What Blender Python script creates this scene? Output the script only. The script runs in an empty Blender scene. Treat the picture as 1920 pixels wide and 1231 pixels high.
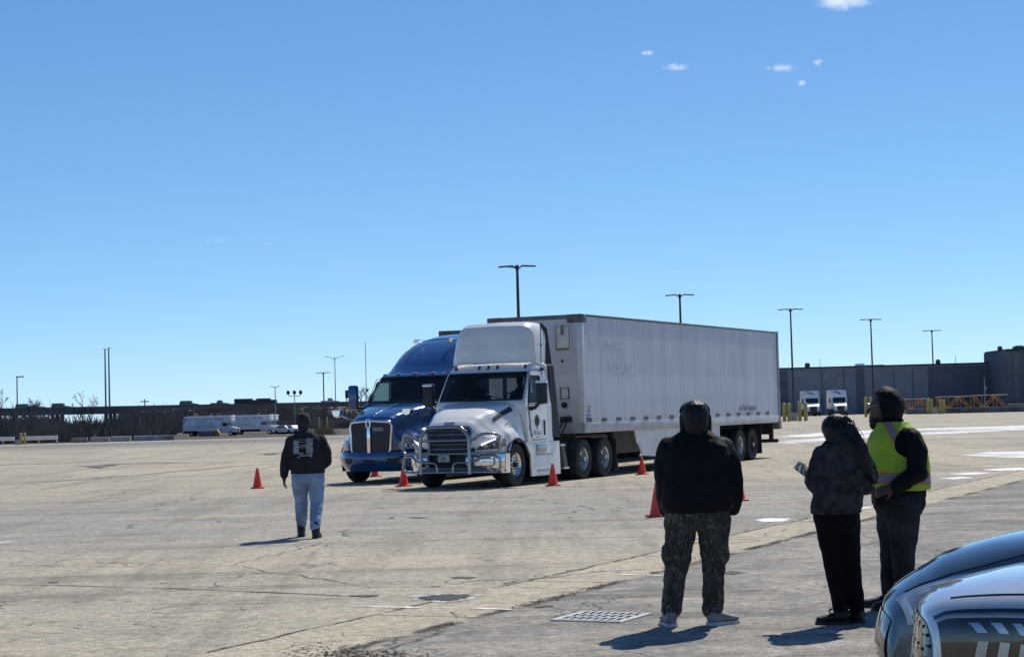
import bpy, bmesh, math, random
from mathutils import Vector, Matrix, noise
R = math.radians
sc = bpy.context.scene
# ---------------------------------------------------------------- camera
CAM_H = 1.71; FPX = 3420.0; PITCH = math.atan((772-615.5)/FPX); ROLL = R(1.55)
_F = Vector((0, math.cos(PITCH), math.sin(PITCH))); _U0 = Vector((0, -math.sin(PITCH), math.cos(PITCH)))
_Rt = Vector((1, 0, 0))*math.cos(ROLL) - _U0*math.sin(ROLL)
_Up = _U0*math.cos(ROLL) + Vector((1, 0, 0))*math.sin(ROLL)
cd = bpy.data.cameras.new('camera'); cam = bpy.data.objects.new('camera', cd); sc.collection.objects.link(cam)
cd.sensor_width = 36; cd.lens = FPX/1920*36; cd.clip_end = 9000; cd.clip_start = 0.1
mw = Matrix((( _Rt.x, _Up.x, -_F.x, 0), (_Rt.y, _Up.y, -_F.y, 0), (_Rt.z, _Up.z, -_F.z, CAM_H), (0, 0, 0, 1)))
cam.matrix_world = mw; sc.camera = cam
# ---------------------------------------------------------------- sky, sun, exposure
SUN_AZ = R(29); SUN_EL = R(51)
w = bpy.data.worlds.new('World'); sc.world = w; w.use_nodes = True
nt = w.node_tree; bg = nt.nodes['Background']
sky = nt.nodes.new('ShaderNodeTexSky'); sky.sky_type = 'NISHITA'; sky.sun_disc = False
sky.sun_elevation = SUN_EL; sky.sun_rotation = SUN_AZ; sky.air_density = .6; sky.dust_density = 0.0; sky.ozone_density = 5.0; sky.altitude = 1200
tint = nt.nodes.new('ShaderNodeMix'); tint.data_type = 'RGBA'; tint.blend_type = 'MULTIPLY'; tint.inputs[0].default_value = 1; tint.inputs[7].default_value = (.80, 1.07, 1.34, 1)
nt.links.new(sky.outputs[0], tint.inputs[6])
den = nt.nodes.new('ShaderNodeVectorMath'); den.operation = 'MULTIPLY_ADD'; den.inputs[1].default_value = (.04, .055, .06); den.inputs[2].default_value = (1, 1, 1)
dv = nt.nodes.new('ShaderNodeVectorMath'); dv.operation = 'DIVIDE'
nt.links.new(tint.outputs[2], den.inputs[0]); nt.links.new(tint.outputs[2], dv.inputs[0]); nt.links.new(den.outputs[0], dv.inputs[1])
nt.links.new(dv.outputs[0], bg.inputs[0]); bg.inputs[1].default_value = 0.15
sl = bpy.data.lights.new('sun', 'SUN'); sl.energy = 4.8; sl.angle = R(0.53); sl.color = (1.0, 0.95, 0.86)
so = bpy.data.objects.new('sun', sl); sc.collection.objects.link(so)
sdir = Vector((math.sin(SUN_AZ)*math.cos(SUN_EL), math.cos(SUN_AZ)*math.cos(SUN_EL), math.sin(SUN_EL)))
so.rotation_euler = sdir.to_track_quat('Z', 'Y').to_euler(); so.location = (0, 0, 60)
sc.view_settings.view_transform = 'Standard'; sc.view_settings.look = 'None'; sc.view_settings.gamma = 1
sc.view_settings.exposure = 0.0
sc.cycles.volume_bounces = 4
# ---------------------------------------------------------------- helpers
COL = sc.collection
def ray(px, py): return _F*FPX + _Rt*(px-960) - _Up*(py-615.5)
def G(px, py, z=0.0):
    r = ray(px, py); t = (z-CAM_H)/r.z; return Vector((r.x*t, r.y*t, z))
def at(px, py, d):
    r = ray(px, py); t = d/r.y; return Vector((r.x*t, d, CAM_H+r.z*t))
def sstep(a, b, x):
    t = min(1, max(0, (x-a)/(b-a))); return t*t*(3-2*t)
def tz(x, y):
    left = 1 - sstep(-0.12, 0.03, x/max(y, 1.0))
    return -(1.1*left*sstep(110, 345, y) + 0.25*(1-left)*sstep(150, 320, y))
def far(px, d):
    r = ray(px, 772-.027*(px-960)); x = r.x/r.y*d; return Vector((x, d, tz(x, d)))
def tag(o, label=None, cat=None, group=None, kind=None):
    if label: o['label'] = label
    if cat: o['category'] = cat
    if group: o['group'] = group
    if kind: o['kind'] = kind
    return o
def empty(name, loc=(0, 0, 0), rz=0.0, label=None, cat=None, group=None):
    o = bpy.data.objects.new(name, None); COL.objects.link(o); o.location = loc; o.rotation_euler = (0, 0, rz)
    o.empty_display_size = 0.2
    return tag(o, label, cat, group)
def kids(o): return [c for c in bpy.data.objects if c.parent == o]
def copy_tree(o, parent=None):
    c = o.copy(); COL.objects.link(c)
    if parent: c.parent = parent
    for ch in kids(o): copy_tree(ch, c)
    return c
def link(name, me, mats, parent=None, smooth=35):
    o = bpy.data.objects.new(name, me); COL.objects.link(o)
    for m in (mats if isinstance(mats, (list, tuple)) else [mats]): me.materials.append(m)
    if smooth is not None and len(me.polygons):
        me.shade_smooth()
        if smooth < 180: me.set_sharp_from_angle(angle=R(smooth))
    if parent: o.parent = parent
    return o
class MB:
    def __init__(s): s.bm = bmesh.new(); s.mi = 0
    def _fin(s, faces):
        for f in faces: f.material_index = s.mi
    def poly(s, pts):
        f = s.bm.faces.new([s.bm.verts.new(p) for p in pts]); s._fin([f]); return f
    def box(s, c, d, rot=None, bev=0.0, taper=None):
        c = Vector(c); r = bmesh.ops.create_cube(s.bm, size=1.0); vs = r['verts']
        for v in vs:
            p = Vector((v.co.x*d[0], v.co.y*d[1], v.co.z*d[2]))
            if taper and v.co.z > 0: p.x *= taper[0]; p.y *= taper[1]
            v.co = p
        fs = list({f for v in vs for f in v.link_faces}); s._fin(fs)
        if bev:
            es = list({e for v in vs for e in v.link_edges})
            rr = bmesh.ops.bevel(s.bm, geom=es, offset=bev, segments=2, affect='EDGES', profile=0.5)
            vs = list({v for f in rr['faces'] for v in f.verts} | {v for v in vs if v.is_valid})
            s._fin(rr['faces'])
        for v in vs:
            p = v.co
            if rot is not None: p = rot @ p
            v.co = p + c
        return s
    def bx(s, x0, x1, y0, y1, z0, z1, bev=0.0):
        return s.box(((x0+x1)/2, (y0+y1)/2, (z0+z1)/2), (abs(x1-x0), abs(y1-y0), abs(z1-z0)), bev=bev)
    def loft(s, rings, closed=True, caps=True):
        bm = s.bm; V = [[bm.verts.new(p) for p in r] for r in rings]; n = len(V[0]); fs = []
        for a, b in zip(V, V[1:]):
            for i in range(n if closed else n-1):
                j = (i+1) % n
                try: fs.append(bm.faces.new((a[i], a[j], b[j], b[i])))
                except ValueError: pass
        if caps and closed:
            fs.append(bm.faces.new(V[0][::-1])); fs.append(bm.faces.new(V[-1]))
        s._fin(fs); return s
    def prism(s, pts, vec):
        vec = Vector(vec); a = [Vector(p) for p in pts]; return s.loft([a, [p+vec for p in a]])
    def tube(s, pts, r, seg=8, caps=True, closed=False):
        pts = [Vector(p) for p in pts]; n = len(pts); rr = r if isinstance(r, (list, tuple)) else [r]*n
        rings = []; up = None
        for i, p in enumerate(pts):
            if closed: t = (pts[(i+1) % n]-pts[i-1])
            else: t = (pts[min(i+1, n-1)]-pts[max(i-1, 0)])
            t.normalize()
            if up is None:
                up = Vector((0, 0, 1)) if abs(t.z) < .9 else Vector((1, 0, 0))
            sd = t.cross(up); sd.normalize(); up = sd.cross(t); up.normalize()
            rings.append([p + (sd*math.cos(a)+up*math.sin(a))*rr[i] for a in [2*math.pi*k/seg for k in range(seg)]])
        if closed: rings.append(rings[0]); return s.loft(rings, True, False)
        return s.loft(rings, True, caps)
    def cyl(s, p0, p1, r0, r1=None, seg=16): return s.tube([p0, p1], [r0, r0 if r1 is None else r1], seg)
    def lathe(s, prof, seg=32, org=(0, 0, 0), axis='Y', caps=False):
        org = Vector(org); rings = []
        for k in range(seg):
            a = 2*math.pi*k/seg; ring = []
            for (h, r) in prof:
                c, d = r*math.cos(a), r*math.sin(a)
                ring.append(org + (Vector((c, h, d)) if axis == 'Y' else Vector((c, d, h)) if axis == 'Z' else Vector((h, c, d))))
            rings.append(ring)
        rings.append(rings[0]); return s.loft(rings, False, False)
    def ball(s, c, r, seg=16, rot=None):
        c = Vector(c); rx, ry, rz = r if isinstance(r, (list, tuple)) else (r, r, r)
        res = bmesh.ops.create_uvsphere(s.bm, u_segments=seg, v_segments=max(6, seg//2), radius=1.0)
        fs = {f for v in res['verts'] for f in v.link_faces}; s._fin(fs)
        for v in res['verts']:
            p = Vector((v.co.x*rx, v.co.y*ry, v.co.z*rz))
            if rot is not None: p = rot @ p
            v.co = p + c
        return s
    def caps(s, pts, rs, seg=12):
        s.tube(pts, rs, seg)
        for p, r in zip(pts, rs): s.ball(p, r, seg)
        return s
    def grid(s, fn, us, vs, skip=None):
        bm = s.bm; V = [[bm.verts.new(fn(u, v)) for v in vs] for u in us]; fs = []
        for i in range(len(us)-1):
            for j in range(len(vs)-1):
                if skip and skip((us[i]+us[i+1])/2, (vs[j]+vs[j+1])/2): continue
                fs.append(bm.faces.new((V[i][j], V[i+1][j], V[i+1][j+1], V[i][j+1])))
        s._fin(fs); return s
    def build(s, name, mats, parent=None, smooth=35, weld=0.0):
        bm = s.bm
        if weld: bmesh.ops.remove_doubles(bm, verts=bm.verts, dist=weld)
        loose = [v for v in bm.verts if not v.link_faces]
        if loose: bmesh.ops.delete(bm, geom=loose, context='VERTS')
        bmesh.ops.recalc_face_normals(bm, faces=bm.faces)
        me = bpy.data.meshes.new(name); bm.to_mesh(me); bm.free()
        return link(name, me, mats, parent, smooth)
def lin(a, b, n): return [a+(b-a)*i/(n-1) for i in range(n)]
def bake(o, mods):
    """apply modifiers without operators"""
    for kind, kw in mods:
        m = o.modifiers.new('m', kind)
        for k, v in kw.items(): setattr(m, k, v)
    dg = bpy.context.evaluated_depsgraph_get(); dg.update()
    me = bpy.data.meshes.new_from_object(o.evaluated_get(dg)); o.modifiers.clear(); old = o.data; o.data = me
    bpy.data.meshes.remove(old); return o
def wob(o, amp, scale, seed=0.0, amp2=0.0, scale2=30.0):
    me = o.data; me.update(); ns = [v.normal.copy() for v in me.vertices]
    for v, n in zip(me.vertices, ns):
        p = v.co*scale + Vector((seed, seed*1.7, seed*.3))
        d = amp*noise.noise(p)
        if amp2: d += amp2*noise.noise(v.co*scale2+Vector((seed, 0, 0)))
        v.co += n*d
    return o
# ---------------------------------------------------------------- materials
def M(name, col, rough=.6, metal=0.0, coat=0.0, nscale=3.0, namt=.12, bump=0.0, bscale=40.0, spec=.5, detail=5.0, stretch=(1, 1, 1), col2=None, lo=.35, hi=.65, rvar=0.0):
    m = bpy.data.materials.new(name); m.use_nodes = True; nt = m.node_tree; b = nt.nodes['Principled BSDF']
    b.inputs['Roughness'].default_value = rough; b.inputs['Metallic'].default_value = metal
    b.inputs['Coat Weight'].default_value = coat; b.inputs['Coat Roughness'].default_value = .04; b.inputs['Specular IOR Level'].default_value = spec
    tc = nt.nodes.new('ShaderNodeTexCoord'); mp = nt.nodes.new('ShaderNodeMapping'); mp.inputs['Scale'].default_value = stretch
    nt.links.new(tc.outputs['Object'], mp.inputs[0])
    nz = nt.nodes.new('ShaderNodeTexNoise'); nz.inputs['Scale'].default_value = nscale; nz.inputs['Detail'].default_value = detail
    nt.links.new(mp.outputs[0], nz.inputs[0])
    rp = nt.nodes.new('ShaderNodeValToRGB'); rp.color_ramp.elements[0].position = lo; rp.color_ramp.elements[1].position = hi
    c1 = tuple(c*(1-namt) for c in col) if col2 is None else col
    c2 = tuple(min(1, c*(1+namt)) for c in col) if col2 is None else col2
    rp.color_ramp.elements[0].color = (*c1, 1); rp.color_ramp.elements[1].color = (*c2, 1)
    nt.links.new(nz.outputs[0], rp.inputs[0]); nt.links.new(rp.outputs[0], b.inputs['Base Color'])
    if rvar:
        mr = nt.nodes.new('ShaderNodeMapRange'); mr.inputs[3].default_value = max(0, rough-rvar); mr.inputs[4].default_value = rough+rvar
        nt.links.new(nz.outputs[0], mr.inputs[0]); nt.links.new(mr.outputs[0], b.inputs['Roughness'])
    if bump:
        n2 = nt.nodes.new('ShaderNodeTexNoise'); n2.inputs['Scale'].default_value = bscale; n2.inputs['Detail'].default_value = 4
        nt.links.new(mp.outputs[0], n2.inputs[0])
        bp = nt.nodes.new('ShaderNodeBump'); bp.inputs['Strength'].default_value = bump; bp.inputs['Distance'].default_value = .02
        nt.links.new(n2.outputs[0], bp.inputs['Height']); nt.links.new(bp.outputs[0], b.inputs['Normal'])
    return m
def glass(name, tint, alpha):
    m = bpy.data.materials.new(name); m.use_nodes = True; nt = m.node_tree; b = nt.nodes['Principled BSDF']
    b.inputs['Base Color'].default_value = (*tint, 1); b.inputs['Roughness'].default_value = .03
    tr = nt.nodes.new('ShaderNodeBsdfTransparent'); tr.inputs[0].default_value = (.62, .75, .72, 1)
    mx = nt.nodes.new('ShaderNodeMixShader'); mx.inputs[0].default_value = alpha
    nt.links.new(tr.outputs[0], mx.inputs[1]); nt.links.new(b.outputs[0], mx.inputs[2])
    nt.links.new(mx.outputs[0], nt.nodes['Material Output'].inputs[0]); return m
WHITE = M('white_paint', (.77, .745, .69), .3, coat=.6, nscale=1.6, namt=.06, rvar=.08)
WHITE2 = M('white_far', (.76, .77, .78), .45, nscale=1.0, namt=.08)
BLUE = M('blue_paint', (.009, .056, .18), .2, metal=.12, coat=1.0, nscale=1.0, namt=.08)
BLACKP = M('black_plastic', (.018, .02, .024), .5, nscale=6, namt=.2, bump=.1)
DARK = M('dark_underbody', (.02, .022, .025), .8, nscale=5, namt=.4)
RUBBER = M('tyre_rubber', (.022, .023, .025), .85, nscale=9, namt=.4, bump=.25, bscale=60)
CHROME = M('chrome', (.82, .83, .84), .12, metal=1.0, nscale=2, namt=.03, rvar=.05)
STEEL = M('brushed_steel', (.34, .35, .36), .28, metal=1.0, nscale=6, namt=.1, rvar=.08)
ALU = M('aluminium', (.62, .63, .64), .35, metal=.9, nscale=8, namt=.2, rvar=.1)
GLASS = glass('cab_glass', (.01, .016, .02), .45)
DGLASS = M('dark_glass', (.012, .018, .024), .06, nscale=2, namt=.1)
LENS = M('lamp_lens', (.35, .37, .4), .08, coat=1, nscale=12, namt=.5)
LAMPW = M('lamp_white', (.85, .86, .88), .1, coat=1, nscale=12, namt=.05)
AMBER = M('amber_lens', (.5, .16, .02), .2, coat=1, nscale=20, namt=.3)
REDTAPE = M('reflective_tape', (.045, .014, .02), .4, nscale=30, namt=.4)
POLEM = M('dark_pole', (.025, .028, .035), .5, nscale=4, namt=.2)
GALV = M('galvanised_pole', (.22, .24, .26), .5, metal=.3, nscale=4, namt=.2)
YELLOW = M('yellow_bollard', (.42, .33, .08), .6, nscale=3, namt=.25, bump=.1)
CONC = M('concrete', (.3, .29, .27), .9, nscale=3, namt=.2, bump=.3)
CONE = M('cone_orange', (.85, .06, .025), .5, nscale=8, namt=.12)
CONEB = M('cone_base', (.62, .035, .02), .55, nscale=8, namt=.25)
def text(name, s, size, mat, parent, loc, rot, align='LEFT', sx=1.0, ext=.001):
    cu = bpy.data.curves.new(name, 'FONT'); cu.body = s; cu.size = size; cu.align_x = align; cu.extrude = ext; cu.resolution_u = 2
    t = bpy.data.objects.new(name, cu); COL.objects.link(t); dg = bpy.context.evaluated_depsgraph_get(); dg.update()
    me = bpy.data.meshes.new_from_object(t.evaluated_get(dg)); bpy.data.objects.remove(t); bpy.data.curves.remove(cu)
    o = bpy.data.objects.new(name, me); COL.objects.link(o); me.materials.clear(); me.materials.append(mat)
    o.location = loc; o.rotation_euler = rot; o.scale = (sx, 1, 1)
    if parent: o.parent = parent
    return o
# ================================================================ ground
class NX:
    def __init__(s, m): s.nt = m.node_tree
    def n(s, t, **kw):
        o = s.nt.nodes.new(t)
        for k, v in kw.items(): setattr(o, k, v)
        return o
    def L(s, a, b): s.nt.links.new(a, b)
    def val(s, o, x):
        if hasattr(x, 'is_linked'): s.L(x, o)
        else: o.default_value = x
    def m(s, op, a, b=0.0, clamp=False):
        o = s.n('ShaderNodeMath', operation=op, use_clamp=clamp); s.val(o.inputs[0], a); s.val(o.inputs[1], b); return o.outputs[0]
    def noise(s, v, sc_, det=4, rough=.55, dist=0.0):
        o = s.n('ShaderNodeTexNoise'); s.L(v, o.inputs['Vector']); o.inputs['Scale'].default_value = sc_; o.inputs['Detail'].default_value = det
        o.inputs['Roughness'].default_value = rough; o.inputs['Distortion'].default_value = dist; return o.outputs[0]
    def ss(s, x, a, b):
        o = s.n('ShaderNodeMapRange', interpolation_type='SMOOTHSTEP'); s.val(o.inputs[0], x); o.inputs[1].default_value = a; o.inputs[2].default_value = b; return o.outputs[0]
    def mix(s, f, a, b, mode='MIX'):
        o = s.n('ShaderNodeMix', data_type='RGBA', blend_type=mode); s.val(o.inputs[0], f)
        for i, c in ((6, a), (7, b)):
            if isinstance(c, tuple): o.inputs[i].default_value = (*c, 1)
            else: s.L(c, o.inputs[i])
        return o.outputs[2]
LOT = R(25.6); LA = Vector((math.sin(LOT), math.cos(LOT), 0)); LB = Vector((math.cos(LOT), -math.sin(LOT), 0))
def ground_material():
    m = bpy.data.materials.new('worn_pavement'); m.use_nodes = True; x = NX(m); b = m.node_tree.nodes['Principled BSDF']
    tc = x.n('ShaderNodeTexCoord'); P = tc.outputs['Object']
    sep = x.n('ShaderNodeSeparateXYZ'); x.L(P, sep.inputs[0]); X, Y = sep.outputs[0], sep.outputs[1]
    A = x.m('ADD', x.m('MULTIPLY', X, LA.x), x.m('MULTIPLY', Y, LA.y)); Bc = x.m('ADD', x.m('MULTIPLY', X, LB.x), x.m('MULTIPLY', Y, LB.y))
    big = x.noise(P, .11, 6, .6, .6); mid = x.noise(P, .7, 6, .62, .3); fine = x.noise(P, 11, 5, .65); grain = x.noise(P, 55, 3, .6)
    mp = x.n('ShaderNodeMapping'); mp.inputs['Rotation'].default_value = (0, 0, LOT); mp.inputs['Scale'].default_value = (2.2, .16, 1); x.L(P, mp.inputs[0])
    streak = x.noise(mp.outputs[0], .55, 6, .62, .5)
    mp2 = x.n('ShaderNodeMapping'); mp2.inputs['Scale'].default_value = (.22, 1.6, 1); x.L(P, mp2.inputs[0])
    hstreak = x.noise(mp2.outputs[0], .6, 6, .65, .4)
    col = x.mix(x.ss(big, .36, .62), (.585, .52, .40), (.49, .445, .355))
    # greyer driving lane across the lot
    ly = x.m('ADD', Y, x.m('MULTIPLY', x.m('SUBTRACT', mid, .5), 9.0))
    lane = x.m('MULTIPLY', x.ss(ly, 22, 28), x.m('SUBTRACT', 1.0, x.ss(ly, 38, 45)))
    col = x.mix(x.m('MULTIPLY', lane, .8), col, (.39, .375, .345))
    farl = x.m('MULTIPLY', x.ss(Y, 110, 150), x.m('SUBTRACT', 1.0, x.ss(Y, 165, 185)))
    col = x.mix(x.m('MULTIPLY', farl, x.ss(X, 5, -20)), col, (.26, .25, .24))
    col = x.mix(x.m('MULTIPLY', x.ss(hstreak, .5, .68), .5), col, (.62, .55, .45))
    col = x.mix(x.m('MULTIPLY', x.ss(hstreak, .47, .33), .55), col, (.22, .205, .18))
    col = x.mix(x.m('MULTIPLY', x.ss(streak, .52, .36), .38), col, (.24, .215, .18))
    # asphalt on this side of the concrete gutter
    bw = x.m('ADD', Bc, x.m('MULTIPLY', x.m('SUBTRACT', x.noise(P, 2.2, 5, .6), .5), .22))
    asp = x.ss(bw, -7.02, -6.92)
    acol = x.mix(x.ss(mid, .35, .66), (.275, .262, .24), (.45, .415, .36))
    acol = x.mix(x.m('MULTIPLY', x.ss(x.noise(P, 1.6, 6, .7, .5), .52, .68), .6), acol, (.58, .53, .45))
    acol = x.mix(x.m('MULTIPLY', x.ss(hstreak, .5, .36), .5), acol, (.1, .095, .09))
    col = x.mix(asp, col, acol)
    gut = x.m('MULTIPLY', x.ss(Bc, -7.97, -7.93), x.m('SUBTRACT', 1.0, asp))
    gcol = x.mix(x.ss(mid, .3, .7), (.52, .46, .35), (.62, .55, .42))
    col = x.mix(gut, col, gcol)
    # joints of the gutter, dirt along its edges
    jt = x.m('ABSOLUTE', x.m('SUBTRACT', x.m('FRACT', x.m('DIVIDE', A, 3.05)), .5))
    col = x.mix(x.m('MULTIPLY', x.m('MULTIPLY', gut, x.ss(jt, .012, .004)), .7), col, (.06, .055, .05))
    e1 = x.m('ABSOLUTE', x.m('ADD', bw, 7.95)); e2 = x.m('ABSOLUTE', x.m('ADD', bw, 6.97))
    dn = x.noise(P, 1.1, 4, .6)
    col = x.mix(x.m('MULTIPLY', x.ss(e1, .035, .012), x.ss(dn, .36, .5)), col, (.07, .062, .052))
    col = x.mix(x.m('MULTIPLY', x.ss(e2, .12, .02), x.ss(dn, .4, .55)), col, (.06, .053, .045))
    # cracks
    wv = x.n('ShaderNodeVectorMath', operation='ADD'); x.L(P, wv.inputs[0])
    nzc = x.n('ShaderNodeTexNoise'); x.L(P, nzc.inputs['Vector']); nzc.inputs['Scale'].default_value = .5; nzc.inputs['Detail'].default_value = 6
    sc3 = x.n('ShaderNodeVectorMath', operation='SCALE'); x.L(nzc.outputs['Color'], sc3.inputs[0]); sc3.inputs['Scale'].default_value = 1.6; x.L(sc3.outputs[0], wv.inputs[1])
    for scv, wid, msk in ((.16, .005, .46), (.5, .008, .5), (1.3, .011, .52)):
        vo = x.n('ShaderNodeTexVoronoi', feature='DISTANCE_TO_EDGE'); x.L(wv.outputs[0], vo.inputs['Vector']); vo.inputs['Scale'].default_value = scv
        ck = x.m('MULTIPLY', x.ss(vo.outputs['Distance'], wid, wid*.3), x.ss(x.noise(P, .5, 5, .7), msk, msk+.06))
        col = x.mix(x.m('MULTIPLY', ck, .75), col, (.07, .062, .055))
    # grain, oil spots
    col = x.mix(.8, col, x.mix(x.ss(fine, .3, .72), (.55, .55, .55), (1.1, 1.09, 1.06)), 'MULTIPLY')
    col = x.mix(.8, col, x.mix(x.ss(grain, .28, .68), (.42, .42, .42), (1.2, 1.2, 1.2)), 'MULTIPLY')
    clump = x.noise(P, 4.5, 5, .68, .6); col = x.mix(.55, col, x.mix(x.ss(clump, .32, .68), (.7, .69, .68), (1.2, 1.18, 1.14)), 'MULTIPLY')
    sp = x.noise(P, .9, 3, .5)
    col = x.mix(x.m('MULTIPLY', x.ss(sp, .68, .76), .55), col, (.07, .066, .06))
    dirt = x.m('MULTIPLY', x.ss(Y, 196, 204), x.ss(x.m('DIVIDE', X, x.m('MAXIMUM', Y, 1.0)), .02, -.04))
    col = x.mix(dirt, col, x.mix(mid, (.05, .045, .035), (.1, .09, .07)))
    x.L(col, b.inputs['Base Color']); b.inputs['Roughness'].default_value = .88; b.inputs['Specular IOR Level'].default_value = .25
    h = x.m('ADD', x.m('MULTIPLY', grain, .35), x.m('ADD', x.m('MULTIPLY', fine, .8), x.m('MULTIPLY', mid, 1.2)))
    bp = x.n('ShaderNodeBump'); bp.inputs['Strength'].default_value = .9; bp.inputs['Distance'].default_value = .035; x.L(h, bp.inputs['Height']); x.L(bp.outputs[0], b.inputs['Normal'])
    return m
mb = MB()
gx = [-6000, -3000, -1500, -800]+lin(-400, 400, 81)+[800, 1500, 3000, 6000]
gy = [-300, -50, 0]+lin(20, 500, 49)+[700, 1200, 2500, 5000, 8000]
mb.grid(lambda u, v: Vector((u, v, tz(u, v))), gx, gy)
tag(mb.build('ground', ground_material(), smooth=180), kind='structure')
# ---- flat marks lying on the lot
def alpha_noise(m, sc_, stretch, lo, hi):
    x = NX(m); b = m.node_tree.nodes['Principled BSDF']; tc = x.n('ShaderNodeTexCoord'); mp = x.n('ShaderNodeMapping'); mp.inputs['Scale'].default_value = stretch; x.L(tc.outputs['Object'], mp.inputs[0])
    x.L(x.ss(x.noise(mp.outputs[0], sc_, 7, .68, .6), lo, hi), b.inputs['Alpha']); return m
PAINT = alpha_noise(M('worn_white_paint', (.62, .6, .54), .8, nscale=9, namt=.35, bump=.2), 2.2, (1, 1, 1), .36, .6)
SALT = alpha_noise(M('salt_stain', (.74, .75, .76), .7, nscale=1.2, namt=.08, bump=.2, bscale=8), .35, (.3, 1.8, 1), .38, .5)
def blob(name, pts, z, mat, seed, jag=.12, sub=10):
    """irregular flat patch: a closed outline with ragged edges"""
    rnd = random.Random(seed); out = []; n = len(pts)
    for i in range(n):
        a, b_ = Vector(pts[i]), Vector(pts[(i+1) % n]); L_ = (b_-a).length
        for k in range(sub):
            p = a.lerp(b_, k/sub); nn = Vector((-(b_-a).y, (b_-a).x, 0)).normalized()
            p = p + nn*L_*jag*(noise.noise(Vector((i*3.1+k*.45, seed, 0)))) + nn*L_*jag*.4*rnd.uniform(-1, 1)
            out.append(Vector((p.x, p.y, tz(p.x, p.y)+z)))
    mb = MB(); mb.poly(out); me = mb.bm; bmesh.ops.triangulate(me, faces=me.faces)
    return tag(mb.build(name, mat, smooth=None), kind='structure')
def gp(*pp): return [G(a, b) for a, b in pp]
for i, pp in enumerate([[(1462, 818), (1560, 809), (1700, 804), (1920, 797), (1990, 799), (1800, 806), (1640, 811), (1500, 819)],
                        [(1440, 829), (1540, 821), (1640, 812), (1700, 810), (1690, 814), (1600, 823), (1480, 831)],
                        [(1700, 812), (1800, 806), (1930, 801), (1940, 804), (1810, 811), (1730, 815)],
                        [(1800, 853), (1850, 847), (1990, 845), (1990, 858), (1880, 857), (1830, 855)],
                        [(1840, 880), (1890, 877), (1960, 876), (1960, 880), (1870, 882)], [(1416, 974), (1440, 971), (1482, 972), (1470, 977), (1430, 978)],
                        [(1780, 888), (1830, 885), (1860, 886), (1820, 890)], [(1590, 952), (1620, 949), (1640, 951), (1610, 955)],
                        [(1760, 896), (1800, 894), (1830, 895), (1790, 898)]]):
    blob('salt_stain', gp(*pp), .004, SALT, 11+i, .13, 22)
def stripe(p0, p1, wid, z=.0045):
    a, b_ = G(*p0), G(*p1); d = (b_-a).normalized(); n = Vector((-d.y, d.x, 0))*wid/2
    pts = [a+n, b_+n, b_-n, a-n]; blob('painted_line', pts, z, PAINT, int(p0[0])+3, .015, 14)
for a, b_, w_ in [((632, 1136), (975, 1142), .1), ((-40, 1077), (82, 1066), .12), ((1118, 1075), (1245, 1079), .1), ((336, 1110), (395, 1114), .06), ((438, 1116), (486, 1120), .06), ((-30, 1019), (24, 1015), .3)]: stripe(a, b_, w_)
WATER = M('pothole_water', (.075, .07, .06), .55, spec=.1, nscale=2, namt=.2)
MUD = alpha_noise(M('wet_silt', (.42, .4, .36), .55, nscale=5, namt=.7, bump=.3), 3.5, (.6, 1.4, 1), .4, .52)
blob('pothole_rim', gp((752, 1120), (800, 1113), (870, 1112), (905, 1114), (890, 1122), (850, 1130), (800, 1128)), .004, MUD, 77, .25, 16)
blob('pothole_water', gp((782, 1120), (820, 1115), (880, 1115), (872, 1122), (840, 1127), (800, 1125)), .008, WATER, 78, .3, 16)
DMARK = M('tar_patch', (.05, .048, .045), .85, nscale=6, namt=.3)
for i, pp in enumerate([[(840, 1083), (862, 1080), (896, 1082), (880, 1085)], [(640, 1117), (690, 1115), (716, 1116), (690, 1119)], [(762, 970), (780, 969), (806, 970), (786, 972)],
                        [(1350, 1074), (1370, 1070), (1396, 1073), (1375, 1077)], [(160, 876), (200, 870), (222, 871), (190, 878)], [(488, 851), (510, 849), (528, 850), (505, 853)], [(90, 1091), (108, 1090), (109, 1092), (92, 1093)],
                        [(1000, 1138), (1020, 1134), (1040, 1136), (1015, 1139)], [(730, 970), (737, 969), (739, 971), (732, 972)]]):
    blob('tar_patch', gp(*pp), .005, DMARK, 40+i, .15, 8)
def seam(pts, wid, seed):
    mb = MB(); L_ = []; rnd = random.Random(seed)
    P_ = [G(*p) for p in pts]; fin = []
    for a, b_ in zip(P_, P_[1:]):
        n = max(2, int((b_-a).length/.35))
        fin += [a.lerp(b_, k/n) for k in range(n)]
    fin.append(P_[-1]); l, r_ = [], []
    for i, p in enumerate(fin):
        d = (fin[min(i+1, len(fin)-1)]-fin[max(i-1, 0)]).normalized(); n = Vector((-d.y, d.x, 0)); o = n*.05*noise.noise(Vector((i*.3, seed, 0)))
        w_ = wid*(.35+1.0*rnd.random())
        for arr, s_ in ((l, 1), (r_, -1)):
            q = p+o+n*s_*w_/2; arr.append((q.x, q.y, tz(q.x, q.y)+.0055))
    mb.loft([l, r_], closed=False); tag(mb.build('pavement_crack', DMARK, smooth=None), kind='structure')
seam([(-60, 1095), (110, 1097), (330, 1103), (500, 1110), (640, 1117)], .035, 3)
seam([(-60, 912), (60, 905), (250, 891), (420, 876), (520, 868)], .16, 4)
seam([(-40, 872), (120, 868), (200, 864)], .3, 5)
seam([(150, 874), (230, 869), (360, 867)], .5, 6)
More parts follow.
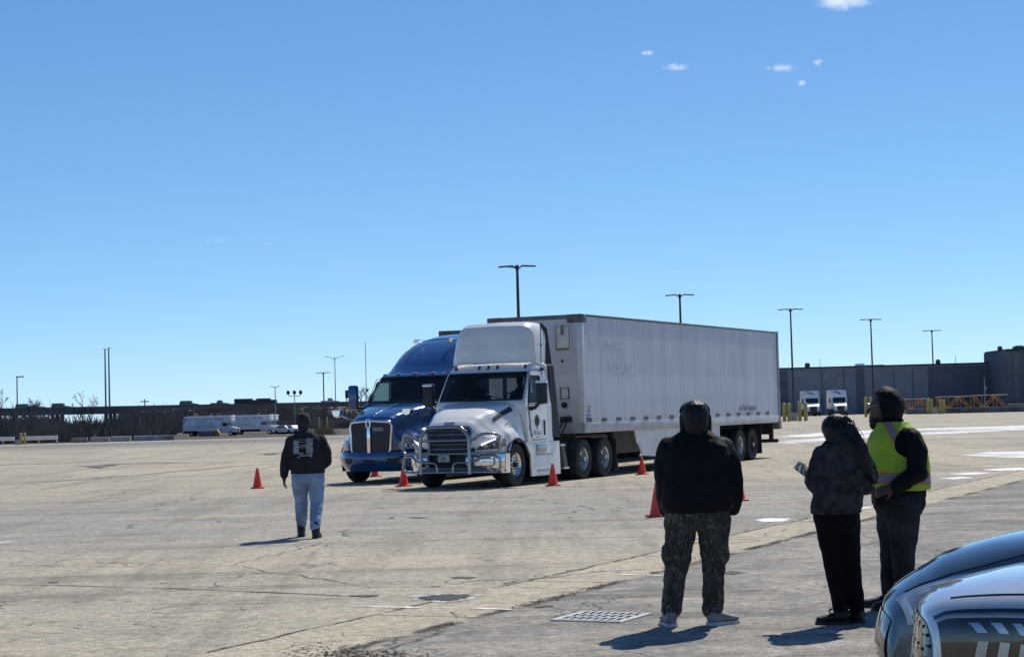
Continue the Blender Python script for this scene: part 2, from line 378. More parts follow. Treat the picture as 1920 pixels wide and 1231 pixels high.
# ---- dry leaves and silt along the gutter: nobody could count them
rnd = random.Random(5); mb = MB()
def chip(p, s_):
    a = rnd.uniform(0, 6.28); t = rnd.uniform(.1, .9); u = Vector((math.cos(a), math.sin(a), 0))*s_; v = Vector((-u.y, u.x, 0))*rnd.uniform(.4, .9)+Vector((0, 0, s_*t))
    q = p+Vector((0, 0, .002)); mb.mi = rnd.choice((0, 0, 1)); mb.poly([q-u, q+v*.6, q+u, q-v*.3+Vector((0, 0, s_*.4))])
for k in range(900):
    a = rnd.uniform(13, 24); off = rnd.gauss(0, .05); f = noise.noise(Vector((a*.9, 7, 0)))
    if f < -.05: continue
    chip(LA*a+LB*(-6.97+off), rnd.uniform(.006, .022))
for k in range(260):
    a = rnd.uniform(14.5, 20); 
    if noise.noise(Vector((a*1.1, 2, 0))) > 0: chip(LA*a+LB*(-7.95+rnd.gauss(0, .03)), rnd.uniform(.006, .016))
for k in range(700):
    p = G(rnd.gauss(675, 50), rnd.gauss(1228, 8))
    if noise.noise(p*1.7) > -.15: chip(p, rnd.uniform(.006, .024))
for k in range(300):
    p = G(rnd.uniform(0, 1900), 900+330*rnd.random()**.6); chip(p, rnd.uniform(.004, .014))
tag(mb.build('leaf_litter', [M('dead_leaf', (.12, .095, .07), .9, nscale=20, namt=.4), M('silt', (.2, .17, .13), .9, nscale=20, namt=.4)], smooth=None), kind='stuff')
# ---- drain grate
g = empty('drain_grate', G(1128, 1157), R(-27), 'pale cast iron storm drain grate with rows of slots set in the asphalt', 'drain grate')
mb = MB(); W2, D2 = .27, .27
mb.bx(-W2, W2, -D2, D2, -.12, -.1)
mb.build('sump', DARK, g)
GRM = M('grate_iron', (.5, .5, .47), .5, metal=.2, nscale=12, namt=.15, bump=.15)
mb = MB(); n = 3
for k in range(n+1):
    y = -D2+2*D2*k/n; mb.bx(-W2, W2, y-.016, y+.016, .004, .016)
for k in range(9):
    xx = -W2+2*W2*k/8
    for q in range(n):
        y0 = -D2+2*D2*q/n+.016; mb.bx(xx-.011, xx+.011, y0, y0+2*D2/n-.032, .003, .0145)
mb.build('grate', GRM, g, smooth=None)
mb = MB(); mb.bx(-W2-.006, W2+.006, -D2-.006, D2+.006, .0015, .0025); mb.build('slot_shadow_pan', DARK, g)
mb = MB()
for s_ in (-1, 1): mb.bx(-W2-.05, W2+.05, s_*(D2+.028)-.02, s_*(D2+.028)+.02, .0, .012); mb.bx(s_*(W2+.03)-.02, s_*(W2+.03)+.02, -D2-.008, D2+.008, .0, .0125)
mb.build('frame', GRM, g, smooth=None)
# ================================================================ clouds
def cloud(px, py, wpx, hpx, dens, seed, d=3000):
    c = at(px, py, d); k = d/FPX
    mb = MB(); mb.ball((0, 0, 0), 1.0, 20); m = bpy.data.materials.new('cloud_vapour'); m.use_nodes = True; x = NX(m)
    for n_ in list(m.node_tree.nodes):
        if n_.type == 'BSDF_PRINCIPLED': m.node_tree.nodes.remove(n_)
    tc = x.n('ShaderNodeTexCoord'); P = tc.outputs['Object']
    ln = x.n('ShaderNodeVectorMath', operation='LENGTH'); x.L(P, ln.inputs[0])
    mp = x.n('ShaderNodeMapping'); mp.inputs['Location'].default_value = (seed*3.7, seed, 0); mp.inputs['Scale'].default_value = (max(1, wpx/hpx)*.9, .9, 1.1); x.L(P, mp.inputs[0])
    nz = x.noise(mp.outputs[0], 1.0, 6, .62, .8)
    f = x.m('MULTIPLY', x.m('MULTIPLY', x.ss(x.m('SUBTRACT', nz, x.m('MULTIPLY', ln.outputs['Value'], .36)), .2, .5), x.ss(ln.outputs['Value'], 1.0, .45)), dens*.6/(hpx*k))
    v = x.n('ShaderNodeVolumePrincipled'); v.inputs['Color'].default_value = (.97, .98, 1, 1); v.inputs['Anisotropy'].default_value = .45; x.L(f, v.inputs['Density'])
    x.L(v.outputs[0], m.node_tree.nodes['Material Output'].inputs['Volume'])
    o = mb.build('cloud', m, smooth=180); o.location = c; o.scale = (wpx*k/2, hpx*k*.7, hpx*k/2); return o
for px, py, wp, hp, de, lab in [(1585, 2, 150, 52, 3.2, 'largest white cloud, cut by the top edge of the sky'), (1214, 99, 38, 18, 2.2, 'small white cloud tuft high over the trailer, left of the others'),
        (1268, 126, 72, 20, 1.6, 'flat white cloud streak right below the leftmost high tuft'), (1464, 128, 84, 26, 1.8, 'pair of joined white cloud puffs in the upper right sky'), (1534, 116, 26, 24, 1.8, 'small upright cloud puff to the right of the joined pair'),
        (1502, 156, 26, 18, 1.6, 'little slanting cloud scrap just below the joined pair'), (407, 451, 62, 14, .7, 'faint thin cloud wisp in the left half of the sky'), (503, 455, 34, 12, .55, 'faintest small cloud wisp, right of the thin left wisp')]:
    tag(cloud(px, py, wp, hp, de, px % 17+1), lab, 'cloud', 'small clouds in the clear sky')
# ================================================================ curved body surfaces
def crm(p0, p1, p2, p3, t):
    t2, t3 = t*t, t*t*t
    return .5*((2*p1)+(p2-p0)*t+(2*p0-5*p1+4*p2-p3)*t2+(3*p1-p0-3*p2+p3)*t3)
class Surf:
    """half body: stations along x (front to back), each a row of (y, z) from the centre line down to the sill"""
    def __init__(s, st, xshift=None, zfix=None): s.st = sorted(st, key=lambda a: a[0]); s.xs = xshift; s.zf = zfix
    def _row(s, k, t):
        r = s.st[max(0, min(len(s.st)-1, k))][1]; n = len(r)-1; f = min(max(t, 0), 1)*n; i = min(int(f), n-1); f -= i
        g = lambda j: Vector(r[j]) if 0 <= j <= n else (Vector(r[0])*2-Vector(r[1]) if j < 0 else Vector(r[n])*2-Vector(r[n-1]))
        if i == 0: a = Vector((-r[1][0], r[1][1]))
        else: a = g(i-1)
        return crm(a, g(i), g(i+1), g(i+2), f)
    def P(s, x, t, side=1):
        X = [a[0] for a in s.st]; k = 0
        while k < len(X)-2 and x > X[k+1]: k += 1
        f = (x-X[k])/(X[k+1]-X[k]); f = min(max(f, 0), 1)
        p = crm(s._row(k-1, t), s._row(k, t), s._row(k+1, t), s._row(k+2, t), f); y, z = max(0, p.x), p.y
        if s.zf: z = s.zf(x, t, y, z)
        xx = x-(s.xs(x, y, z) if s.xs else 0)
        return Vector((xx, y*side, z))
    def N(s, x, t, side=1):
        e = .004; dx = s.P(x+e, t, side)-s.P(x-e, t, side); dt = s.P(x, min(1, t+e), side)-s.P(x, max(0, t-e), side)
        n = dx.cross(dt)
        if n.length < 1e-9: return Vector((1, 0, 0))
        n.normalize(); 
        c = Vector((0, side*.25, .35)); 
        if n.dot(Vector((0, side, 1))) < 0 and abs(n.x) < .95: n = -n
        return n
    def shell(s, mb, x0, x1, nx, ntt, skip=None):
        us = lin(x0, x1, nx); ts = lin(-1, 1, ntt)
        mb.grid(lambda u, v: s.P(u, abs(v), 1 if v >= 0 else -1), us, ts, skip); return mb
    def patch(s, mb, side, xs, tlo, thi, nt=8, off=.006):
        mb.grid(lambda u, v: s.P(u, tlo(u)+(thi(u)-tlo(u))*v, side)+s.N(u, tlo(u)+(thi(u)-tlo(u))*v, side)*off, xs, lin(0, 1, nt)); return mb
    def line(s, mb, side, pts, r=.006, off=.002):
        mb.tube([s.P(x, t, side)+s.N(x, t, side)*off for x, t in pts], r, 6); return mb
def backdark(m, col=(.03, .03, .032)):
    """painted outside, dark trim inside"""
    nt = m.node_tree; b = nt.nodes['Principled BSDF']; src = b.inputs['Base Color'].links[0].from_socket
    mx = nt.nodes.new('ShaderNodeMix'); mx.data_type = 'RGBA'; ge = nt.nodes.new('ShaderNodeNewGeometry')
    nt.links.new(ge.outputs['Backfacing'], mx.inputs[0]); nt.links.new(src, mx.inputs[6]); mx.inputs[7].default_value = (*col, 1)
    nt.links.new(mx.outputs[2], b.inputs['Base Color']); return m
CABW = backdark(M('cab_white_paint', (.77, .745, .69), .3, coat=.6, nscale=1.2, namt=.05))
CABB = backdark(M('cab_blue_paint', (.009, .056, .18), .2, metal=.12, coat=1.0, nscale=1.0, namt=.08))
SEATM = M('seat_fabric', (.05, .05, .055), .9, nscale=8)
# ---------------------------------------------------------------- wheels
def wheel(par, x, y, side, style='alu', dual=False, r=.5, rimmat=None):
    """side: +1 outer face towards +y"""
    w_ = empty('wheel', (x, y, r)); w_.parent = par; k = r/.5
    mb = MB(); prof = [(-.125, .27), (-.14, .33), (-.148, .42), (-.13, .482), (-.1, .498), (-.06, .5), (-.055, .488), (-.045, .488), (-.04, .5), (.04, .5), (.045, .488), (.055, .488), (.06, .5), (.1, .498), (.13, .482), (.148, .42), (.14, .33), (.125, .27)]
    offs = [0, -side*.33] if dual else [0]
    for o_ in offs: mb.lathe([(h*k+o_, q*k) for h, q in prof], 40)
    mb.build('tyre', RUBBER, w_, 40)
    rm = rimmat or ALU; mb = MB(); s = side
    if style == 'alu':
        pr = [(s*.11, .285), (s*.125, .275), (s*.09, .25), (s*.03, .235), (s*.075, .2), (s*.085, .12), (s*.07, .10), (s*.07, .001)]
    else:
        pr = [(s*.115, .285), (s*.125, .275), (s*.1, .255), (-s*.02, .24), (-s*.06, .2), (-s*.07, .13), (s*.0, .12), (s*.02, .001)]
    mb.lathe([(h*k, q*k) for h, q in pr], 32); rim = mb.build('rim', rm, w_, 30)
    mb = MB(); d0 = .079 if style == 'alu' else -.05
    for q in range(10):
        a = 2*math.pi*q/10; c = Vector((math.cos(a)*.165*k, s*d0*k, math.sin(a)*.165*k)); mb.cyl(c-Vector((0, .012*s, 0)), c+Vector((0, .006*s, 0)), .027*k, .027*k, 10)
    mb.build('hand_holes', DARK, rim)
    mb = MB(); mb.cyl((0, s*.0, 0), (0, s*(.13 if style == 'alu' else .16)*k, 0), .085*k, .06*k, 16)
    for q in range(10):
        a = 2*math.pi*(q+.5)/10; c = Vector((math.cos(a)*.115*k, s*(.07 if style == 'alu' else .0)*k, math.sin(a)*.115*k)); mb.cyl(c, c+Vector((0, s*.035, 0)), .014, .012, 6)
    mb.build('hub', DARK if style == 'alu' else STEEL, w_); return w_
LIT = bpy.data.materials.new('lit_lamp'); LIT.use_nodes = True; _b = LIT.node_tree.nodes['Principled BSDF']; _b.inputs['Base Color'].default_value = (.9, .9, .9, 1); _b.inputs['Emission Color'].default_value = (1, 1, 1, 1); _b.inputs['Emission Strength'].default_value = 1.2
TRZ = R(-90)-LOT
NOSE = Vector((1.740, 45.466, 0))
nLOT = Vector((math.cos(R(25.52)), -math.sin(R(25.52)), 0)); aLOT = Vector((math.sin(R(25.52)), math.cos(R(25.52)), 0))
# ---------------------------------------------------------------- trailer
def trailer_side_material():
    m = M('trailer_skin', (.53, .555, .59), .5, nscale=.7, namt=.05); x = NX(m); b = m.node_tree.nodes['Principled BSDF']
    src = b.inputs['Base Color'].links[0].from_socket; tc = x.n('ShaderNodeTexCoord'); P = tc.outputs['Object']; sep = x.n('ShaderNodeSeparateXYZ'); x.L(P, sep.inputs[0])
    mp = x.n('ShaderNodeMapping'); mp.inputs['Scale'].default_value = (2.6, 1, .12); x.L(P, mp.inputs[0]); v = x.noise(mp.outputs[0], 1.0, 5, .6)
    c = x.mix(x.m('MULTIPLY', x.ss(v, .4, .68), .6), src, (.43, .455, .495))
    z = x.m('ADD', sep.outputs[2], x.m('MULTIPLY', x.m('SUBTRACT', x.noise(P, .6, 4), .5), .08))
    band = x.m('MULTIPLY', x.ss(z, 2.05, 2.07), x.ss(z, 2.62, 2.58)); c = x.mix(x.m('MULTIPLY', band, .35), c, (.62, .63, .65))
    low = x.ss(z, 1.75, 1.2); c = x.mix(x.m('MULTIPLY', low, .3), c, (.4, .39, .37))
    x.L(c, b.inputs['Base Color']); return m
TSKIN = trailer_side_material(); GHOST = M('ghost_lettering', (.575, .595, .62), .45); RAILM = M('rail_alu', (.46, .46, .45), .45, metal=.3, nscale=2, namt=.18)
BLUEDEC = M('blue_decal', (.05, .12, .34), .5); GREYDEC = M('grey_decal', (.12, .14, .17), .5)
def make_trailer(loc, label, rich=True):
    t = empty('semi_trailer', loc, TRZ, label, 'trailer'); L_ = 16.15; HW = 1.3
    mb = MB(); mb.bx(-L_, 0, -HW, HW, 1.3, 4.05); body = mb.build('box_body', TSKIN, t)
    mb = MB()
    for s in (-1, 1): mb.bx(-L_-.02, .02, s*(HW-.04), s*(HW+.022), 4.05, 4.11, .008)
    mb.bx(-.06, .024, -HW, HW, 4.0, 4.108); mb.bx(-L_, -.06, -HW+.04, HW-.04, 4.05, 4.075); mb.build('top_rail', M('top_rail', (.12, .13, .14), .5, metal=.3, nscale=3), t)
    mb = MB()
    for s in (-1, 1): mb.bx(-L_+.05, .0, s*(HW-.03), s*(HW+.012), 1.14, 1.38, .006)
    mb.bx(-.05, .012, -HW+.03, HW-.03, 1.14, 1.4); mb.build('side_rail', RAILM, t)
    SM = M('seam', (.5, .52, .55), .5)
    for s in (-1, 1):
        mb = MB()
        for k in range(1, 14):
            xx = -L_*k/14; mb.bx(xx-.018, xx+.018, s*(HW-.01), s*(HW+.0015), 1.385, 4.045)
        mb.build('panel_seams', SM, body)
    # corner posts
    CP, CC = M('corner_post', (.6, .61, .62), .4, nscale=2), M('corner_cap', (.1, .1, .1), .6, nscale=5, namt=.4)
    for s in (-1, 1):
        mb = MB(); mb.bx(-.10, .028, s*(HW-.16), s*(HW+.014), 1.4, 3.9, .02); mb.build('corner_post', CP, t)
        mb = MB(); mb.bx(-.28, .034, s*(HW-.4), s*(HW+.026), 3.9, 4.116, .03); mb.build('corner_cap', CC, t)
    mb = MB(); mb.bx(-L_-.06, -L_+.12, -HW-.02, HW+.02, 1.1, 4.118); mb.bx(-L_-.08, -L_+.16, HW-.2, HW+.03, .92, 1.2); mb.bx(-L_-.08, -L_+.16, -HW-.03, -HW+.2, .92, 1.2); mb.build('rear_frame', M('rear_frame', (.2, .2, .2), .5, metal=.3, nscale=3, namt=.3), t)
    if rich:
        for i, xx in enumerate([-.31-.97*k for k in range(16)]):
            mb = MB(); mb.bx(xx-.15, xx+.15, HW, HW+.016, 1.415, 1.5); mb.build('reflective_strip', REDTAPE, t)
        mb = MB()
        for k in range(60): mb.ball((-.15-k*.268, HW+.024, 4.085), .012, 6)
        mb.build('rivets', ALU, t)
        text('old_lettering', 'Ravenwood', .62, GHOST, body, (-.42, HW+.004, 3.28), (R(90), 0, R(180)), sx=.78)
        text('old_lettering', 'Trucking', .60, GHOST, body, (-1.55, HW+.004, 2.66), (R(90), 0, R(180)), sx=.82)
        text('unit_number', '53\'', .26, GREYDEC, body, (-.2, HW+.006, 1.64), (R(90), 0, R(180)), sx=.7)
        mb = MB(); mb.bx(-.42, -.1, HW, HW+.005, 1.49, 1.6); d = mb.build('blue_decal', BLUEDEC, body)
        mb = MB(); mb.bx(-.38, -.2, HW+.001, HW+.0065, 1.535, 1.56); mb.build('decal_stripe', M('decal_white', (.5, .55, .65), .5), d)
        text('air_ride_lettering', 'Air Ride Equipped', .27, GREYDEC, body, (-12.05, HW+.006, 1.57), (R(90), 0, R(180)), sx=.82)
        # front wall fittings
        mb = MB(); mb.bx(.0, .03, .55, 1.02, 3.2, 3.88, .02); pn = mb.build('front_hatch', M('hatch', (.58, .58, .57), .5, nscale=3), t)
        mb = MB(); mb.bx(.03, .05, .74, .82, 3.6, 3.85); mb.bx(.03, .05, .6, .95, 3.22, 3.27); mb.tube([(.035, .6, 3.25), (.035, .6, 3.82), (.035, .97, 3.82), (.035, .97, 3.25)], .012, 5); mb.build('hatch_frame', M('hatch_dark', (.16, .16, .13), .7), pn)
        mb = MB(); mb.tube([(.02, .68, 2.0), (.02, .9, 2.0), (.02, .9, 2.28), (.02, .68, 2.28)], .014, 5, closed=True); mb.build('document_holder', BLACKP, t)
        mb = MB(); mb.cyl((0, .78, 1.85), (.06, .78, 1.85), .075); mb.bx(0, .08, .66, .98, 1.42, 1.56, .02); mb.ball((.05, .72, 1.5), .06); mb.ball((.05, .9, 1.52), .06); mb.tube([(.07, .8, 1.5), (.3, .7, 1.2), (.6, .5, 1.05)], .022, 6); mb.tube([(.07, .9, 1.5), (.28, .8, 1.15), (.6, .6, 1.0)], .022, 6); mb.cyl((0, .75, 2.95), (.03, .75, 2.95), .03); mb.build('gladhands', DARK, t)
    # running gear
    mb = MB(); mb.bx(-L_+.1, -.1, -HW+.06, HW-.06, 1.16, 1.29); mb.bx(-L_+.3, -10.3, -.55, -.42, .8, 1.16); mb.bx(-L_+.3, -10.3, .42, .55, .8, 1.16); mb.bx(-14.4, -11.2, -.9, .9, .62, .82)
    mb.cyl((-12.3, -1.05, .5), (-12.3, 1.05, .5), .09); mb.cyl((-13.5, -1.05, .5), (-13.5, 1.05, .5), .09); mb.bx(-.5, -3.4, -.5, .5, 1.05, 1.16); mb.build('chassis', DARK, t)
    for s in (-1, 1):
        mb = MB(); mb.bx(-2.72, -2.58, s*.9-.07, s*.9+.07, .35, 1.16); mb.bx(-2.8, -2.5, s*.9-.13, s*.9+.13, .1, .36, .02); mb.tube([(-2.65, s*.9, .5), (-3.3, s*.55, 1.1)], .04, 6); mb.build('landing_leg', DARK, t)
        mb = MB(); mb.prism([(-3.45, s*(HW-.08), 1.15), (-10.3, s*(HW-.08), 1.15), (-10.3, s*(HW-.08), .42), (-5.0, s*(HW-.08), .40), (-3.98, s*(HW-.08), .46), (-3.75, s*(HW-.08), .75), (-3.62, s*(HW-.08), .8)], (0, s*.03, 0)); mb.build('side_skirt', M('skirt_panel', (.66, .66, .65), .6, nscale=1.5, namt=.1), t)
        for xx in (-12.3, -13.5): wheel(t, xx, s*1.09, s, 'steel', True, .5, M('rim_cream', (.5, .48, .4), .5, nscale=3, namt=.2) if xx > -13 else M('rim_rust', (.08, .055, .045), .7, nscale=5, namt=.4))
        mb = MB(); mb.bx(-14.32, -14.28, s*1.25, s*.65, .18, 1.1); mb.build('mudflap', RUBBER, t)
        mb = MB(); mb.bx(-L_-.02, -L_+.12, s*.7-.3, s*.7+.3, .75, 1.1); mb.bx(-L_-.04, -L_+.1, s*1.0-.06, s*1.0+.06, .5, 1.1); mb.build('guard_bracket', DARK, t)
    mb = MB(); mb.bx(-L_-.05, -L_+.07, -1.22, 1.22, .48, .6, .015); mb.build('rear_guard', DARK, t); return t
make_trailer(NOSE-nLOT*1.3, 'long white box trailer with faded lettering behind the white truck')
make_trailer(NOSE-nLOT*5.4+aLOT*5.1, 'white box trailer mostly hidden behind the blue truck', False)
# ---------------------------------------------------------------- the white day cab tractor
def z_lerp(tab, z):
    for (a, *va), (b, *vb) in zip(tab, tab[1:]):
        if z <= b: f = (z-a)/(b-a); f = max(0, min(1, f)); return [p+(q-p)*f for p, q in zip(va, vb)]
    return list(tab[-1][1:])
def cab_shell(T, par, tab, xr, mat, curv, wsz, side_win, rear_win, z0, z1, gasket=.022):
    """T: name prefix unused; tab: (z, half width, front x)"""
    def fr(z, y): 
        w_, xf = z_lerp(tab, z); return Vector((xf-curv*(abs(y)/w_)**2.6, y, z))
    def front(z, v): w_, _ = z_lerp(tab, z); return fr(z, v*w_)
    def side(s): 
        def f(u, z): w_, xf = z_lerp(tab, z); xc = xf-curv; return Vector((xr+(xc-xr)*u, s*w_, z))
        return f
    za, zb, wv = wsz
    ws_in = lambda z, v: za < z < zb and abs(v) < wv
    zs = sorted(set(lin(z0, z1, 50)+[za, zb])); vs = sorted(set(lin(-1, 1, 41)+[-wv, wv]))
    mb = MB(); mb.grid(front, zs, vs, ws_in)
    for s in (-1, 1):
        f = side(s)
        def skip(u, z, f=f): 
            p = f(u, z); return side_win(p.x, z)
        mb.grid(f, lin(0, 1, 60), zs, skip)
    mb.grid(lambda z, v: Vector((xr, v*z_lerp(tab, z)[0], z)), zs, vs, (lambda z, v: rear_win(v, z)))
    mb.grid(lambda u, v: Vector((xr+(z_lerp(tab, z1)[1]-curv*abs(v)**2.6-xr)*u, v*z_lerp(tab, z1)[0], z1)), lin(0, 1, 6), vs)
    body = mb.build('cab', mat, par, 40, weld=.0008)
    mb = MB(); o_ = Vector((.008, 0, 0)); mb.grid(lambda z, v: front(z, v)-o_*.5, lin(za-.02, zb+.02, 12), lin(-wv-.012, wv+.012, 20)); mb.build('windshield', GLASS, par, 60)
    mb = MB(); pts = [front(za, v)+o_ for v in lin(-wv, wv, 16)]+[front(z, wv)+o_ for z in lin(za+.05, zb-.05, 6)]+[front(zb, v)+o_ for v in lin(wv, -wv, 16)]+[front(z, -wv)+o_ for z in lin(zb-.05, za+.05, 6)]
    mb.tube(pts, gasket, 6, closed=True); mb.build('windshield_gasket', BLACKP, par)
    return body, front, side
def seated_driver(loc, rz, label):
    o = empty('person', loc, rz, label, 'person'); mb = MB()
    mb.caps([(0, 0, 0), (0, 0, .45)], [.17, .16]); mb.ball((0, 0, .42), (.2, .13, .12)); mb.caps([(0, 0, .5), (.02, 0, .62)], [.06, .055]); mb.ball((.03, 0, .72), (.1, .08, .125), 14)
    for s in (-1, 1): mb.caps([(0, s*.2, .44), (.12, s*.25, .2), (.38, s*.18, .24)], [.065, .055, .04]); mb.ball((.43, s*.17, .26), (.05, .04, .04)); mb.caps([(0, s*.1, 0), (.42, s*.12, .03), (.5, s*.12, -.38)], [.09, .075, .055])
    b = mb.build('body', M('dark_clothes', (.03, .03, .035), .9, nscale=6), o, 180); bake(b, [('REMESH', dict(mode='VOXEL', voxel_size=.022)), ('SMOOTH', dict(factor=.5, iterations=4))]); b.data.shade_smooth()
    mb = MB(); mb.ball((.02, 0, .77), (.108, .09, .09), 14); mb.build('hair', M('driver_hair', (.015, .013, .012), .8), o); return o
OW = NOSE-nLOT*1.27
wt = empty('semi_tractor', OW, TRZ, 'white day cab truck with chrome bull bar, nose towards the camera', 'truck')
tabW = [(1.0, 1.2, 3.32), (1.9, 1.18, 3.40), (1.98, 1.165, 3.34), (2.64, 1.10, 2.90), (2.75, 1.08, 2.76), (2.83, 1.05, 2.62), (2.88, .99, 2.42)]
sw = lambda x, z: 1.9 < z < 2.56 and 2.28 < x < 3.06-(z-1.9)*.42
rw = lambda v, z: 2.02 < z < 2.52 and (-.62 < v < -.08 or .0 < v < .62)
cabW, frW, sdW = cab_shell('w', wt, tabW, 1.75, CABW, .17, (2.0, 2.645, .93), sw, rw, 1.0, 2.88)
DW, SEAM = [], M('panel_gap', (.03, .03, .032), .8)
def side_ring(pts, s, tab, off, r, name, mat, par):
    mb = MB(); mb.tube([Vector((x, s*(z_lerp(tab, z)[0]+off), z)) for x, z in pts], r, 6, closed=True); return mb.build(name, mat, par)
for s in (-1, 1):
    dp = [(2.12, 1.05), (2.9, 1.04), (3.0, 1.2), (3.08, 1.86), (2.8, 2.66), (2.72, 2.7), (2.18, 2.7), (2.12, 2.64)]
    dr = empty('door', (0, 0, 0)); dr.parent = wt
    mb = MB(); mb.grid(lambda u, z: Vector((2.13+(min(2.97+(z-1.2)*.13, 3.07)-2.13)*u, s*(z_lerp(tabW, z)[0]+.012), z)), lin(0, 1, 8), lin(1.07, 1.86, 10)); mb.build('door_panel', WHITE, dr)
    side_ring(dp, s, tabW, .004, .009, 'door_gap', SEAM, dr)
    side_ring([(2.28, 1.9), (3.05, 1.9), (2.79, 2.5), (2.74, 2.56), (2.33, 2.56), (2.28, 2.5)], s, tabW, .006, .02, 'window_frame', BLACKP, dr)
    mb = MB(); mb.grid(lambda u, z: Vector((2.27+(3.07-(z-1.9)*.42-2.27)*u, s*(z_lerp(tabW, z)[0]-.006), z)), lin(0, 1, 3), lin(1.89, 2.57, 6)); mb.build('side_window', GLASS, dr)
    mb = MB(); mb.box((2.25, s*1.205, 1.32), (.085, .04, .36), None, .018); mb.build('handle', BLACKP, dr)
    mb = MB(); mb.bx(2.13, 3.0, s*1.2, s*1.208, 1.5, 1.515); mb.build('body_crease', M('crease', (.5, .5, .5), .4), dr)
    # mirror
    mr = empty('mirror', (0, 0, 0)); mr.parent = wt
    mb = MB(); mb.box((2.98, s*1.5, 2.14), (.15, .26, .52), None, .05); hs = mb.build('housing', BLACKP, mr)
    mb = MB(); mb.box((2.99, s*1.5, 2.4), (.17, .27, .07), None, .03); mb.build('cap', CHROME, mr)
    mb = MB(); mb.bx(2.895, 2.905, s*1.5-.1, s*1.5+.1, 1.93, 2.34); mb.build('mirror_glass', DGLASS, mr)
    mb = MB(); mb.tube([(3.0, s*1.15, 1.78), (3.0, s*1.32, 1.8), (2.99, s*1.45, 1.93)], [.05, .045, .04], 8); mb.tube([(2.9, s*1.16, 1.75), (3.05, s*1.3, 1.8)], .04, 6); mb.build('arm', BLACKP, mr)
# emblem on the driver's door
LOGOG = M('logo_green', (.03, .085, .05), .6); mb = MB()
for c, r_ in (((2.66, 1.56), .075), ((2.60, 1.50), .065), ((2.72, 1.50), .065), ((2.63, 1.43), .06), ((2.70, 1.43), .06), ((2.66, 1.49), .08)):
    mb.cyl((c[0], 1.19, c[1]), (c[0], 1.2165, c[1]), r_, r_, 14)
mb.bx(2.645, 2.675, 1.19, 1.2145, 1.28, 1.4); lg = mb.build('tree_logo', LOGOG, wt); 
text('door_lettering', 'RT-CDL', .13, M('logo_dark', (.06, .075, .08), .6), wt, (2.66, 1.217, 1.16), (R(90), 0, R(180)), 'CENTER', .85); text('door_lettering', '11TH ST', .05, M('logo_dark2', (.1, .11, .12), .6), wt, (2.66, 1.217, 1.09), (R(90), 0, R(180)), 'CENTER')
mb = MB(); mb.cyl((2.96, 1.19, 1.16), (2.96, 1.2165, 1.16), .035); mb.bx(3.02, 3.06, 1.2, 1.206, 1.28, 1.4); mb.build('fuel_placard', GREYDEC, wt)
# cab rear panel, extenders, visor, fairing
for s in (-1, 1):
    mb = MB(); mb.prism([(1.78, s*1.205, 1.08), (1.44, s*1.25, 1.08), (1.62, s*1.2, 2.8), (1.78, s*1.15, 2.8)], (0, -s*.05, 0)); mb.prism([(1.76, s*1.12, 2.84), (1.62, s*1.16, 2.84), (1.68, s*1.08, 3.7), (1.76, s*.98, 3.84)], (0, -s*.05, 0)); mb.build('side_extender', BLACKP, wt)
    mb = MB(); mb.cyl((2.12, s*1.1, 2.84), (2.1, s*1.105, 3.72), .012, .012, 6); mb.ball((2.12, s*1.12, 2.72), .05, 8); mb.ball((2.11, s*1.11, 3.3), .03, 8); mb.build('fairing_seam', BLACKP, wt)
for y in (-.92, -.24, -.0, .24, .92):
    p = frW(2.765, y/z_lerp(tabW, 2.765)[0]); mb = MB(); mb.box(p+Vector((-.01, 0, .0)), (.1, .045, .11), Matrix.Rotation(R(-38), 3, 'Y'), .012); mb.build('marker_lamp', M('marker_dark', (.03, .022, .02), .25), wt)
zt_tab = [(1.72, 3.88), (2.1, 3.88), (2.34, 3.86), (2.5, 3.77), (2.6, 3.56), (2.68, 3.2), (2.7, 2.9), (2.72, 2.885)]
def fairf(u, v):
    k = u*(len(zt_tab)-1); i = min(int(k), len(zt_tab)-2); f = k-i
    x = zt_tab[i][0]+(zt_tab[i+1][0]-zt_tab[i][0])*f; zt = zt_tab[i][1]+(zt_tab[i+1][1]-zt_tab[i][1])*f
    a = v*math.pi/2; n = 2/7.0; w_ = 1.115-.06*max(0, (zt-2.88))*.9
    y = w_*math.copysign(abs(math.sin(a))**n, a); z = 2.87+(zt-2.87)*abs(math.cos(a))**(2/5.0)
    return Vector((x-.28*(abs(y)/1.1)**4*(1 if x > 2.2 else max(0, (x-1.72)/.48)), y, z))
mb = MB(); mb.grid(fairf, lin(0, 1, 36), [math.copysign(abs(a)**.6, a) for a in lin(-1, 1, 41)]); fr_ = mb.build('roof_fairing', WHITE, wt, 60)
mb = MB()
for y0, y1 in ((-.85, -.55), (-.05, .3), (.36, .62), (.72, 1.02)): mb.bx(2.56-.1*abs(y0), 2.62-.1*abs(y0), y0, y1, 2.88, 2.9, .004)
mb.build('roof_trim', CHROME, wt)
